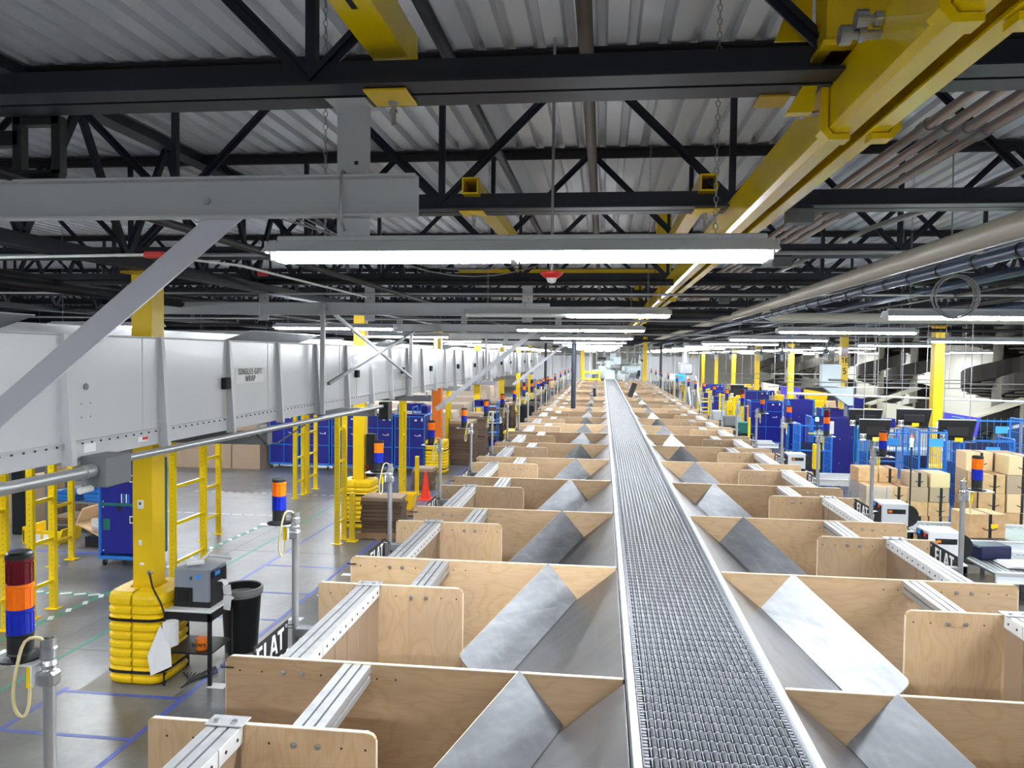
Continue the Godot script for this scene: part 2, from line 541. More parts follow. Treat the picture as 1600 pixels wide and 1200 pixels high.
func lights() -> void:
	# industrial strip light: white hood, two pairs of four-foot tubes
	var hm := G.new()
	hm.xf = Transform3D(Basis(Vector3.UP, PI / 2), Vector3.ZERO)
	hm.prism(PackedVector2Array([Vector2(-0.145, -0.043), Vector2(-0.138, -0.045), Vector2(-0.055, 0.008), Vector2(0.055, 0.008), Vector2(0.138, -0.045), Vector2(0.145, -0.043), Vector2(0.06, 0.016), Vector2(-0.06, 0.016)]), -1.22, 1.22)
	var hoodm := hm.mesh()
	var bal := bx(0, 0.03, 0, 2.36, 0.028, 0.11, 0.006)
	var capmesh := bx(0, -0.018, 0, 0.01, 0.06, 0.22, 0.003)
	var sockm := bx(0, -0.045, 0, 0.03, 0.075, 0.15, 0.004)
	var tb := G.new().cyl(V(-0.575, 0, 0), V(0.575, 0, 0), 0.02, -1, 6, false).mesh()
	var chain := G.new()
	for k in 62: chain.torus(V(0, 0.055 + k * 0.033, 0), Vector3.UP * 1.6, Vector3.RIGHT if k % 2 else V(0, 0, 1), 0.0115, 0.0026, 5, 3)
	var chm := chain.mesh()
	var root: Node3D
	var colname := {-3: "the far left wall side", -2: "the aisle beyond the white conveyor", -1: "the white conveyor", 0: "the roller belt", 1: "the aisle right of the sorter", 2: "the packing lanes", 3: "the spiral chute side", 4: "the far right wall side"}
	for i in range(-1, 14):
		for j in range(-3, 5):
			var p := V(-0.435 + 4.82 * j, YS[maxi(i, 0)] + 0.06, ROW0 + ROWD * i)
			var lab := "strip light over %s, %s row from the camera" % [colname[j], ORD[i]]
			if i < 0: lab = "strip light over %s, row behind the camera" % colname[j]
			if j == -1 and i == 1: continue
			if j == 3 and SPIRAL_Z.any(func(q): return absf(q - p.z) < 1.6): continue
			var me: Node3D
			if root == null:
				root = thing("strip_light", lab, "ceiling light", p, 0, "hanging strip lights")
				part(root, "reflector", hoodm, "rail_white")
				part(root, "ballast_housing", bal, "grey_paint")
				me = root
				for s in [-1.215, 1.215]: part(root, "end_cap", capmesh, "grey_paint", V(s, 0, 0))
				for s in [-1.19, 0.0, 1.19]: part(root, "lamp_holder", sockm, "white", V(s, 0, 0))
				for s in [-0.95, 0.95]: part(root, "hanging_chain", chm, "galv", V(s, 0, 0))
				for s in [-1, 1]:
					for t in [-0.05, 0.05]: part(root, "tube", tb, "tube_glow", V(s * 0.6, -0.062, t))
			if me == null: me = dup(root, lab, p, 0, "hanging strip lights")
			for ch in me.get_children():
				if str(ch.name).begins_with("hanging_chain"): ch.scale.y = (6.365 - p.y) / 2.086
			if i == 1 and j == 0:   # one pair of tubes is out here
				for ch in me.get_children():
					if str(ch.name).begins_with("tube") and ch.position.x < 0.0: ch.material_override = M["white"]
			var l := AreaLight3D.new()
			l.name = "strip_light_glow"
			l.area_size = Vector2(2.3, 0.14)
			l.light_energy = LAMP
			l.light_color = Color(0.97, 0.985, 1.0)
			l.area_normalize_energy = true
			l.area_range = 60.0
			l.shadow_enabled = true
			l.position = p + V(0, -0.09, 0)
			l.rotation.x = -PI / 2
			add_child(l, true)

func trusses() -> void:
	var zs := [-3.53, -6.46, -9.49, -12.69]
	while zs[-1] > -88.0: zs.append(zs[-1] - 3.2)
	zs.insert(0, -0.6)
	zs.insert(0, 2.4)
	var x0 := -26.95
	var x1 := 20.95
	# bottom chord: a pair of angles back to back with a gap between
	var bc := G.new()
	bc.xf = Transform3D(Basis(Vector3.UP, PI / 2), Vector3.ZERO)   # profile x -> -z, extruded along x
	for s in [-1.0, 1.0]:
		var q := [Vector2(0.014, 0.0), Vector2(0.164, 0.0), Vector2(0.164, 0.014), Vector2(0.028, 0.014), Vector2(0.028, 0.15), Vector2(0.014, 0.15)]
		var poly := PackedVector2Array()
		if s > 0:
			for e in q: poly.append(e)
		else:
			q.reverse()
			for e in q: poly.append(Vector2(-e.x, e.y))
		bc.prism(poly, x0, x1)
	var bcm := bc.mesh()
	var tc := G.new()
	tc.xf = bc.xf
	for s in [-1.0, 1.0]:
		var q := [Vector2(0.014, 0.0), Vector2(0.028, 0.0), Vector2(0.028, 0.085), Vector2(0.12, 0.085), Vector2(0.12, 0.1), Vector2(0.014, 0.1)]
		var poly := PackedVector2Array()
		if s > 0:
			for e in q: poly.append(e)
		else:
			q.reverse()
			for e in q: poly.append(Vector2(-e.x, e.y))
		tc.prism(poly, x0, x1)
	var tcm := tc.mesh()
	var L := 2.4
	# angles seen from below: give the webs both legs
	var da := G.new()
	da.bar(V(0, 0.07, 0.012), V(-L / 2, 1.26, 0.012), 0.07, 0.012, V(0, 0, 1))
	da.bar(V(0, 0.07, 0.012), V(-L / 2, 1.26, 0.012), 0.012, 0.07, V(0, 0, 1))
	var db := G.new()
	db.bar(V(0, 0.07, 0.012), V(L / 2, 1.26, 0.012), 0.07, 0.012, V(0, 0, 1))
	db.bar(V(0, 0.07, 0.012), V(L / 2, 1.26, 0.012), 0.012, 0.07, V(0, 0, 1))
	var diag_a := da.mesh()
	var diag_b := db.mesh()
	var vert := G.new().box(V(0, 0.68, 0), V(0.05, 1.2, 0.05)).mesh()
	var merged := G.new()
	var nodes := []
	for k in range(-10, 10):
		var nx := -1.38 + L * k
		if nx - L / 2 < x0 or nx + L / 2 > x1: continue
		nodes.append(nx)
		for s in [-1.0, 1.0]:
			merged.bar(V(nx, 0.07, 0), V(nx + s * L / 2, 1.26, 0), 0.07, 0.012, V(0, 0, 1))
			merged.bar(V(nx, 0.07, 0), V(nx + s * L / 2, 1.26, 0), 0.012, 0.07, V(0, 0, 1))
		merged.box(V(nx, 0.68, 0), V(0.05, 1.2, 0.05))
	var mm := merged.mesh()
	for i in zs.size():
		var lab := "dark navy steel roof truss crossing the hall, %s counted from the camera" % ORD[mini(i - 2, 29)] if i >= 2 else "dark navy steel roof truss crossing the hall, %s" % ["behind the camera", "right above the camera"][i]
		var t := thing("roof_truss", lab, "roof truss", V(0, 5.04, zs[i]), 0, "parallel roof trusses")
		part(t, "bottom_chord", bcm, "navy")
		part(t, "top_chord", tcm, "navy_dark", V(0, 1.2, 0))
		if i >= 1 and i < 6:
			for nx in nodes:
				if absf(nx) > 9.0: continue
				part(t, "web", diag_a, "navy", V(nx, 0, 0))
				part(t, "web", diag_b, "navy", V(nx, 0, 0))
				part(t, "web", vert, "navy", V(nx, 0, 0))
		else:
			var w := part(t, "webs", mm, "navy")
			w.set_meta("kind", "stuff")
	# joist girders along the column lines
	var gg := G.new()
	for s in [-0.06, 0.06]:
		gg.box(V(s, 0.06, -42), V(0.1, 0.12, 98))
	var gt := bx(0, 1.53, -42, 0.22, 0.1, 98)
	var gw := G.new()
	for k in 62:
		var z := 6.0 - k * 1.55
		gw.bar(V(0, 0.1, z), V(0, 1.5, z - 0.775), 0.05, 0.08)
		gw.bar(V(0, 0.1, z), V(0, 1.5, z + 0.775), 0.05, 0.08)
	for x in [-5.22, 8.95, -13.2]:
		var t := thing("joist_girder", {-5.22: "dark steel joist girder along the yellow columns beside the white conveyor", 8.95: "dark steel joist girder along the yellow columns by the packing lanes", -13.2: "dark steel joist girder far beyond the white conveyor"}[x], "girder", V(x, 4.75, 0))
		part(t, "bottom_chord", gg.mesh(), "navy")
		part(t, "top_chord", gt, "navy")
		part(t, "webs", gw.mesh(), "navy").set_meta("kind", "stuff")

func square_tube(len_z: float, w: float) -> ArrayMesh:   # open-ended square tube along -z from z = 0
	var g := G.new()
	var t := 0.012
	for s in [-1.0, 1.0]:
		g.box(V(s * (w - t) / 2, 0, -len_z / 2), V(t, w, len_z))
		g.box(V(0, s * (w - t) / 2, -len_z / 2), V(w - 2 * t, t, len_z))
	return g.mesh()

func bolt_mesh(l: float, r: float) -> ArrayMesh:
	var g := G.new()
	g.cyl(V(0, 0, 0), V(0, -l, 0), r * 0.55, -1, 8)
	g.cyl(V(0, -0.004, 0), V(0, -0.004 - r * 0.9, 0), r, -1, 6)
	g.cyl(V(0, 0.002, 0), V(0, -0.004, 0), r * 1.35, -1, 12)
	g.cyl(V(0, -0.012 - r * 1.2, 0), V(0, -0.012 - r * 2.0, 0), r, -1, 6)
	return g.mesh()

func overhead() -> void:
	var bolt := bolt_mesh(0.11, 0.02)
	# yellow square tubes lying over the trusses
	var tubes := [[-1.0, 5.29, -0.2, 3.5, "with a slot, over the first truss"], [-1.11, 5.23, -6.3, 3.7, "with its open end above the long strip light"], [0.815, 5.23, -6.3, 3.7, "with its open end beside the track post"]]
	for k in 3:
		var q: Array = tubes[k]
		var t := thing("square_tube_beam", "yellow square steel tube %s" % q[4], "steel beam", V(q[0], q[1], q[2]))
		part(t, "tube", square_tube(q[3], 0.17 if k == 0 else 0.135), "yellow")
		if k == 0: part(t, "slot", bx(0, -0.086, -2.75, 0.025, 0.004, 0.11, 0.001), "black")
		for s in ([-3.33] if k == 0 else [-0.16, -3.19]):
			var cl := part(t, "clamp_plate", bx(0, 5.03 - q[1], s, 0.2, 0.012, 0.22, 0.002), "yellow_col")
			part(cl, "clamp_bolt", bolt, "steel", V(0.0, 5.025 - q[1], s - 0.05))
	# the yellow enclosed track
	var pr := PackedVector2Array([Vector2(-0.03, 0), Vector2(-0.03, 0.012), Vector2(-0.105, 0.012), Vector2(-0.123, 0.03), Vector2(-0.123, 0.233), Vector2(0.123, 0.233), Vector2(0.123, 0.03), Vector2(0.105, 0.012), Vector2(0.03, 0.012), Vector2(0.03, 0), Vector2(0.11, 0), Vector2(0.135, 0.025), Vector2(0.135, 0.245), Vector2(-0.135, 0.245), Vector2(-0.135, 0.025), Vector2(-0.11, 0)])
	var tr := thing("track_rail", "long yellow enclosed track running down the hall above the belt", "track", V(1.115, 4.84, 0))
	part(tr, "channel", G.new().prism(pr, -78.0, 2.0).mesh(), "yellow")
	var clamp := G.new()
	for s in [-1.0, 1.0]:
		var c := PackedVector2Array()
		var pts := [Vector2(0.045, -0.03), Vector2(0.135, -0.03), Vector2(0.172, 0.012), Vector2(0.172, 0.27), Vector2(0.14, 0.27), Vector2(0.14, 0.025), Vector2(0.118, -0.004), Vector2(0.045, -0.004)]
		if s < 0: pts.reverse()
		for e in pts: c.append(Vector2(e.x * s, e.y))
		clamp.prism(c, -0.045, 0.045)
	clamp.box(V(0, 0.275, 0), V(0.35, 0.03, 0.09), 0.004)
	var clm := clamp.mesh()
	var zs := [-2.42, -3.63, -13.8, -23.2, -32.6, -42.0, -51.4, -60.8, -70.2]
	for k in zs.size():
		var c := part(tr, "track_clamp", clm, "yellow", V(0, 0, zs[k]))
		for s in [-0.205, -0.185]:
			var b := part(c, "bolt", G.new().cyl(V(-0.03, 0, 0), V(0.06, 0, 0), 0.012, -1, 8).cyl(V(-0.05, 0, 0), V(-0.028, 0, 0), 0.022, -1, 6).mesh(), "steel")
			b.position = V(s, 0.1 + 0.12 * int(s == -0.185), 0.0)
	# posts that carry the track
	for k in range(1, zs.size()):
		var z: float = zs[k] + (0.17 if k == 1 else 0.0)
		var lab := "yellow square post carrying the overhead track, %s from the camera" % ORD[k - 1]
		var t := thing("track_post", lab, "post", V(1.03, 5.115, z), 0, "posts of the overhead track")
		part(t, "post", bx(0, 0.61, 0, 0.26, 1.22, 0.22, 0.02), "yellow_col")
		part(t, "base_plate", bx(0.02, 0.012, 0, 0.36, 0.024, 0.32, 0.004), "yellow")
		if k == 1:
			var gs := G.new()
			gs.prism(PackedVector2Array([Vector2(-0.29, 0.14), Vector2(-0.13, 0.14), Vector2(-0.13, 0.46), Vector2(-0.17, 0.46)]), -0.16, -0.145)
			gs.prism(PackedVector2Array([Vector2(-0.24, -0.19), Vector2(-0.13, -0.19), Vector2(-0.1, 0.0), Vector2(-0.13, 0.0)]), -0.16, -0.1)
			part(t, "gusset", gs.mesh(), "yellow")
			part(t, "ear_plate", bx(-0.27, -0.08, -0.28, 0.14, 0.012, 0.16, 0.002), "yellow_dark")
			for s in [0, 1]:
				var b := part(t, "large_bolt", G.new().cyl(V(0.0, 0, 0), V(0.13, 0, 0), 0.017, -1, 10).cyl(V(-0.02, 0, 0), V(0.02, 0, 0), 0.036, -1, 6).cyl(V(0.045, 0, 0), V(0.07, 0, 0), 0.028, -1, 6).mesh(), "steel")
				b.position = V(-0.175 + 0.05 * s, -0.10 + 0.045 * s, 0.5 + 0.02 * s)
		elif k < 4:
			var g := G.new()
			g.box(V(-1.9, 0.18, 0), V(3.5, 0.16, 0.12), 0.006)
			part(t, "cross_beam", g.mesh(), "yellow_col")
	# grey struts hung from the trusses
	for k in 6:
		var z: float = [-3.64, -11.9, -20.3, -29.2, -38.2, -47.2][k]
		var xl := -8.15 if k else -8.3
		var t := thing("strut_channel", "grey steel channel hung across under the roof trusses, %s from the camera" % ORD[k], "strut channel", V(-0.9 if k == 0 else -0.83, 4.5 if k == 0 else 4.44, z), 0, "grey struts holding the conveyor")
		var w := xl + 0.9
		var ch := G.new()
		ch.box(V(w / 2, 0.1, -0.035), V(-w, 0.195, 0.012))
		ch.box(V(w / 2, 0.193, 0.0), V(-w, 0.012, 0.075), 0.002)
		ch.box(V(w / 2, 0.006, 0.0), V(-w, 0.012, 0.075), 0.002)
		part(t, "channel", ch.mesh(), "grey_paint")
		var hp := G.new().box(V(0, 0.24, -0.05), V(0.165, 0.66, 0.012), 0.002).box(V(0, 0.545, -0.01), V(0.2, 0.012, 0.2), 0.002).mesh()
		for hx in ([-0.33, -3.4] if k == 0 else [-0.35, -2.88, -4.65]):
			var p := part(t, "hanger_plate", hp, "grey_paint", V(hx, 0, 0))
			part(p, "bolt_hole", bx(0.015, 0.27, -0.043, 0.018, 0.018, 0.002), "black")
			var ub := G.new().tube([V(-0.06, -0.06, -0.03), V(-0.055, -0.03, 0.03), V(-0.05, 0.0, 0.046), V(-0.05, 0.19, 0.046), V(-0.05, 0.215, 0.02), V(-0.05, 0.21, -0.05)], 0.008, 6)
			part(p, "u_bolt", ub.mesh(), "steel", V(0.02, 0, 0))
		part(t, "channel_bolt", G.new().cyl(V(-1.08, 0.09, -0.03), V(-1.08, 0.09, -0.015), 0.022, -1, 6).mesh(), "steel")
		# flat diagonal brace down to the conveyor
		if k in [0, 2, 4]:
			var br := G.new()
			br.bar(V(-0.9, 0.09, -0.055), V(-3.62, -2.1, -0.055), 0.014, 0.125, V(0, 0, 1).cross(V(-2.64, -2.12, 0)).normalized())
			part(t, "diagonal_brace", br.mesh(), "brace")
	# pipes and conduits
	var by := func(called: String, label: String, cat: String, pts: Array, r: float, m: String) -> Node3D:
		return solo(called, label, cat, G.new().tube(pts, r, 10).mesh(), m)
	by.call("vent_pipe", "thick beige pipe running down the hall under the trusses", "pipe", [V(2.45, 4.665, 6), V(2.52, 4.67, -5), V(2.84, 4.75, -15), V(2.9, 4.76, -40), V(2.9, 4.76, -80)], 0.085, "beige_pipe")
	var bp := thing("blue_pipe", "blue pipe with black bands under the thick beige pipe", "pipe", Vector3.ZERO)
	part(bp, "pipe", G.new().tube([V(2.47, 4.52, 6), V(2.54, 4.52, -5), V(2.86, 4.58, -15), V(2.92, 4.6, -40), V(2.92, 4.6, -80)], 0.043, 10).mesh(), "blue_pipe")
	for k in 22:
		var z := -3.2 - k * 0.62
		var f := clampf((-z - 5.0) / 10.0, -0.2, 1.0)
		part(bp, "band", G.new().cyl(V(2.54 + 0.32 * f, 4.52 + 0.06 * f, z), V(2.54 + 0.32 * f, 4.52 + 0.06 * f, z - 0.03), 0.05, -1, 10).mesh(), "black")
	by.call("branch_pipe", "thick beige branch pipe crossing towards the spiral chutes", "pipe", [V(2.85, 4.6, -14.0), V(3.05, 4.58, -14.4), V(3.4, 4.58, -14.5), V(20.9, 4.58, -14.5)], 0.085, "beige_pipe")
	for k in 4:
		var x := 2.15 + 0.145 * k
		by.call("conduit", "pinkish steel conduit under the roof deck, %s outwards from the belt" % ORD[k], "conduit", [V(x, 5.42, 5), V(x, 5.42, -5.6), V(x, 5.42, -5.61), V(x, 5.42, -30)], 0.036, "pink_pipe").set_meta("group", "conduit bundle")
		part(get_child(get_child_count() - 1), "coupling", G.new().cyl(V(x, 5.42, -5.5 - 0.05 * k), V(x, 5.42, -5.64 - 0.05 * k), 0.046, -1, 12).mesh(), "galv")
	by.call("conduit", "steel conduit alone outside the pinkish conduit bundle", "conduit", [V(2.95, 5.2, 5), V(2.95, 5.2, -7.0), V(2.95, 5.3, -9), V(2.95, 5.3, -30)], 0.03, "galv")
	by.call("roof_pipe", "brownish round pipe along the roof deck above the belt", "pipe", [V(-0.16, 6.12, 6), V(-0.16, 6.12, -40)], 0.055, "brown_pipe")
	by.call("roof_pipe", "dark round pipe along the roof deck by the slotted yellow tube", "pipe", [V(-1.2, 6.1, 6), V(-1.2, 6.1, -50)], 0.05, "navy")
	var n := 0
	for q in [[-7.6, 4.84, "steel_pipe", 0.02], [-11.2, 4.9, "black", 0.05], [-11.5, 4.75, "steel_pipe", 0.018], [-17.3, 4.8, "black", 0.05], [-18.2, 4.66, "steel_pipe", 0.022], [-21.0, 4.6, "black", 0.05], [-25.5, 4.55, "steel_pipe", 0.03], [-33.0, 4.5, "black", 0.06]]:
		by.call("cross_pipe", "thin %s pipe crossing the hall under the trusses, %s from the camera" % ["black" if q[2] == "black" else "grey", ORD[n]], "pipe", [V(-26.9, q[1], q[0]), V(20.9, q[1], q[0])], q[3], q[2])
		n += 1
	for q in [[-3.0, 4.72, 0.03, "grey pipe under the trusses between belt and conveyor"], [-6.9, 4.62, 0.07, "dull grey duct above the white conveyor"], [-8.6, 4.9, 0.09, "fat dark pipe above the aisle behind the white conveyor"], [4.9, 4.75, 0.02, "thin dark pipe above the aisle right of the sorter"], [6.6, 4.85, 0.05, "dark pipe above the packing lanes"]]:
		by.call("hall_pipe", q[3], "pipe", [V(q[0], q[1], 6), V(q[0], q[1], -85)], q[2], "black" if "dark" in q[3] else "navy_dark")
	for q in [[4.5, 5.05, 0.05], [3.5, 5.1, 0.04], [7.4, 5.1, 0.05]]:
		by.call("blue_conduit", "blue pipe high above the right aisle, %s from the belt" % {3.5: "first", 4.5: "second", 7.4: "third"}[q[0]], "pipe", [V(q[0], q[1] - 0.15, 6), V(q[0], q[1] - 0.3, -20), V(q[0], q[1] - 0.3, -60)], q[2], "blue_pipe")
	# coil of cable, warning horn, wires
	var co := G.new()
	for k in 5: co.torus(V(3.6 + 0.008 * k, 4.5 - 0.01 * (k % 2), -8.5 + 0.012 * k), Vector3.RIGHT, Vector3.UP, 0.21 + 0.008 * (k % 3), 0.007, 28, 5)
	co.tube([V(3.6, 4.72, -8.5), V(3.6, 5.0, -8.55), V(3.6, 6.36, -8.6)], 0.007, 5)
	solo("cable_coil", "grey cable coil hanging in a loop above a strip light", "cable", co.mesh(), "cable_grey")
	var hn := thing("warning_beacon", "small red dome beacon hung behind the first long strip light", "beacon", V(-0.42, 4.46, -6.2))
	part(hn, "housing", G.new().lathe(Vector3.ZERO, [Vector2(0, 0), Vector2(0.055, 0.0), Vector2(0.09, 0.03), Vector2(0.09, 0.05), Vector2(0, 0.06)], 16).mesh(), "red")
	part(hn, "lens", G.new().lathe(Vector3.ZERO, [Vector2(0, -0.045), Vector2(0.03, -0.035), Vector2(0.045, 0.0)], 14).mesh(), "white")
	part(hn, "stem", G.new().cyl(V(0, 0.05, 0), V(0, 1.9, 0), 0.012, -1, 8).mesh(), "galv")
	for k in 4:
		var pts := []
		for i in 13:
			var f := i / 12.0
			pts.append(V(-3.0 + 2.2 * f + 0.1 * k, 5.06 - 0.35 * sin(PI * f) * (0.5 + 0.2 * k), -6.46 - 3.03 * f - 0.03 * k))
		by.call("slack_wire", "slack grey wire sagging between trusses left of the belt, %s in the bundle" % ORD[k], "wire", pts, 0.006, "cable_grey").set_meta("group", "slack wires")
	var pull := thing("pull_cord", "white pull cord with red end boxes over the aisle", "pull cord", Vector3.ZERO)
	part(pull, "cord", G.new().tube([V(-9.0, 4.5, -5.6), V(-3.5, 4.58, -5.6), V(-3.2, 4.6, -6.5), V(-3.0, 4.55, -9.5)], 0.012, 6).mesh(), "white")
	part(pull, "end_box", bx(-3.45, 4.58, -5.6, 0.16, 0.05, 0.06, 0.01), "red")
	part(pull, "end_box", bx(-4.05, 4.78, -8.8, 0.12, 0.07, 0.07, 0.01), "red")
	var bf := thing("lamp_bracket", "black steel bracket frame clamped under the first truss", "bracket", V(-2.95, 5.0, -3.75))
	var bfm := G.new()
	for q in [[-0.11, 0.0], [0.11, 0.0]]: bfm.box(V(q[0], -0.1, 0), V(0.05, 0.3, 0.06), 0.004)
	for y in [0.03, -0.25]: bfm.box(V(0, y, 0), V(0.26, 0.05, 0.06), 0.004)
	part(bf, "frame", bfm.mesh(), "black")
	part(bf, "arm", bx(-0.3, -0.06, 0, 0.4, 0.08, 0.06, 0.004), "black")
	for k in 5:
		var x: float = [1.55, 2.1, 3.4, 1.75, 2.4][k]
		var z: float = [-6.46, -9.49, -12.69, -9.49, -15.89][k]
		solo("junction_box", "small grey junction box under the trusses near the beige pipe, %s from the camera" % ORD[k], "junction box", bx(x, 4.98, z, 0.2, 0.12, 0.14, 0.006), "grey_dark")

# ------------------------------------------------------------------ the sorter
const PITCH := 1.833
const CELLS := 25
const MID := 0.465         # x of the belt's middle

func plank(l: float, h: float, r0: float, r1: float) -> PackedVector2Array:
	var p := PackedVector2Array([Vector2(0, 0), Vector2(l, 0)])
	for k in 5:
		var a := PI / 2 * k / 4
		if r1 > 0.0: p.append(Vector2(l - r1 + r1 * cos(a), h - r1 + r1 * sin(a)))
		elif k == 0: p.append(Vector2(l, h))
	for k in 5:
		var a := PI / 2 + PI / 2 * k / 4
		if r0 > 0.0: p.append(Vector2(r0 + r0 * cos(a), h - r0 + r0 * sin(a)))
		elif k == 0: p.append(Vector2(0, h))
	return p

func slab(g: G, pts: Array, th: float) -> void:   # convex panel, front side counter-clockwise, thickness behind it
	var nn: Vector3 = (pts[1] - pts[0]).cross(pts[2] - pts[0]).normalized()
	for i in range(1, pts.size() - 1):
		g.tri(pts[0], pts[i], pts[i + 1])
		g.tri(pts[0] - nn * th, pts[i + 1] - nn * th, pts[i] - nn * th)
	for i in pts.size():
		var a: Vector3 = pts[i]
		var b: Vector3 = pts[(i + 1) % pts.size()]
		g.quad(a, a - nn * th, b - nn * th, b)

func sorter() -> void:
	var bh := 0.95
	var top := 2.39
	# --- boards
	var longp := plank(1.872, bh, 0.028, 0.0)
	var shortp := plank(0.925, bh, 0.02, 0.03)
	var long_m := G.new().prism(longp, -0.009, 0.009).mesh()
	var short_m := G.new().prism(shortp, -0.009, 0.009).mesh()
	var le := G.new()
	le.box(V(0.95, bh + 0.0015, 0), V(1.84, 0.004, 0.0186))
	le.box(V(-0.001, bh / 2 - 0.015, 0), V(0.003, bh - 0.03, 0.0186))
	var se := G.new()
	se.box(V(0.4575, bh + 0.0015, 0), V(0.875, 0.004, 0.0186))
	se.box(V(0.926, bh / 2 - 0.015, 0), V(0.003, bh - 0.03, 0.0186))
	var le_m := le.mesh()
	var se_m := se.mesh()
	var bo := G.new()
	for s in [-1.0, 1.0]:
		bo.cyl(V(0, 0, 0.009 * s), V(0, 0, 0.0125 * s), 0.0135, -1, 14)
		bo.cyl(V(0, 0, 0.0125 * s), V(0, 0, 0.019 * s), 0.0085, -1, 6)
	var bolt := bo.mesh()
	var ho := G.new()
	for s in [-1.0, 1.0]: ho.cyl(V(0, 0, 0.0088 * s), V(0, 0, 0.0094 * s), 0.0048, -1, 10)
	var hole := ho.mesh()
	var tie := G.new().tube([V(-0.03, 0.9, 0.0), V(-0.02, 0.897, 0.014), V(0.04, 0.899, 0.016)], 0.004, 5).mesh()
	# --- aluminium rails, grooves in the top
	var prof := PackedVector2Array([Vector2(-0.065, -0.075), Vector2(0.065, -0.075), Vector2(0.065, -0.048), Vector2(0.056, -0.046), Vector2(0.056, -0.036), Vector2(0.065, -0.034), Vector2(0.065, 0), Vector2(0.028, 0), Vector2(0.028, -0.009), Vector2(0.018, -0.009), Vector2(0.018, 0), Vector2(-0.018, 0), Vector2(-0.018, -0.009), Vector2(-0.028, -0.009), Vector2(-0.028, 0), Vector2(-0.065, 0)])
	var la := 1.178
	var lb := PITCH - 1.2 - 0.02
	var railA := G.new().prism(prof, -la, 0).mesh()
	var railB := G.new().prism(prof, -lb, 0).mesh()
	var ga := G.new()
	var gb := G.new()
	for s in [-0.023, 0.023]:
		ga.box(V(s, -0.008, -la / 2), V(0.0096, 0.002, la - 0.01))
		gb.box(V(s, -0.008, -lb / 2), V(0.0096, 0.002, lb - 0.01))
	gb.box(V(0.0566, -0.041, -lb / 2), V(0.002, 0.0096, lb - 0.01))
	gb.box(V(-0.0652, -0.041, -lb / 2), V(0.001, 0.0096, lb - 0.01))
	var ga_m := ga.mesh()
	var gb_m := gb.mesh()
	var sp := bx(0, 0, 0, 0.004, 0.068, 0.188, 0.0015)
	var scr := G.new().cyl(V(0, 0, -0.045), V(0.003, 0, -0.045), 0.007, -1, 8).cyl(V(0, 0, 0.045), V(0.003, 0, 0.045), 0.007, -1, 8).mesh()
	var slat := bx(0, -0.38, 0, 0.011, 0.76, 0.186, 0.003)
	var cap := G.new().box(V(0, 0.004, 0), V(0.155, 0.006, 0.085), 0.002).mesh()
	var capb := G.new()
	for s in [-0.036, 0.036]: capb.cyl(V(s, 0.006, 0.018), V(s, 0.018, 0.018), 0.012, -1, 6)
	var capb_m := capb.mesh()
	# --- metal
	var A := V(-0.150, 2.166, 0)
	var U := V(-0.374, -0.305, 0.53) * 1.325
	var W := V(-0.202, 0.24, 0)
	var plate := {}
	var pedge := {}
	var slide := {}
	for s in [-1, 1]:
		var pts := []
		var r := 0.035
		var ul := U.length()
		var wl := W.length()
		var un := U / ul
		var wn := W / wl
		for c in [[0, 0], [1, 0], [1, 1], [0, 1]]:
			for k in 4:
				var a0: float = [PI, 1.5 * PI, 0.0, 0.5 * PI][[[0, 0], [1, 0], [1, 1], [0, 1]].find(c)] + PI / 2 * k / 3
				var rr := 0.004 if c[0] == 0 else r
				var cu := rr if c[0] == 0 else ul - rr
				var cw := rr if c[1] == 0 else wl - rr
				var p := A + un * (cu + rr * cos(a0)) + wn * (cw + rr * sin(a0))
				if s > 0: p.x = -p.x
				pts.append(p)
		# order so that the front faces up
		var nn: Vector3 = (pts[1] - pts[0]).cross(pts[5] - pts[0])
		if nn.y < 0: pts.reverse()
		var g := G.new()
		slab(g, pts, 0.004)
		plate[s] = g.mesh()
		var g2 := G.new()
		var under := []
		for p in pts: under.append(p - (pts[1] - pts[0]).cross(pts[5] - pts[0]).normalized() * 0.0045)
		slab(g2, under, 0.009)
		pedge[s] = g2.mesh()
		var g3 := G.new()
		var z0 := 0.035
		var z1 := PITCH - 0.012
		var q := [V(0.118, 2.383, z0), V(-0.86, 1.58, z0), V(-0.86, 1.58, z1), V(0.118, 2.383, z1)]
		if s > 0:
			for k in 4: q[k].x = -q[k].x
			q.reverse()
		slab(g3, q, 0.003)
		var f := [V(0.118, 2.383, z0), V(0.118, 2.383, z1), V(0.118, 2.30, z1), V(0.118, 2.30, z0)]
		if s > 0:
			for k in 4: f[k].x = -f[k].x
			f.reverse()
		slab(g3, f, 0.003)
		slide[s] = g3.mesh()
	# --- poles, stack lights, banners
	var pole := G.new().cyl(V(0, 0, 0), V(0, 1.2, 0), 0.0175, -1, 16).mesh()
	var coup := G.new().lathe(V(0, 1.14, 0), [Vector2(0.021, 0), Vector2(0.021, 0.045), Vector2(0.0185, 0.05), Vector2(0.0235, 0.062), Vector2(0.019, 0.075), Vector2(0.0245, 0.085), Vector2(0.0245, 0.11), Vector2(0.021, 0.115), Vector2(0.021, 0.14), Vector2(0.016, 0.14), Vector2(0.016, 0.09)], 16).mesh()
	var clmp := G.new().box(V(-0.004, 1.16, 0), V(0.06, 0.045, 0.048), 0.008).mesh()
	var foot := G.new().box(V(0.025, 0.62, 0), V(0.11, 0.05, 0.06), 0.004).mesh()
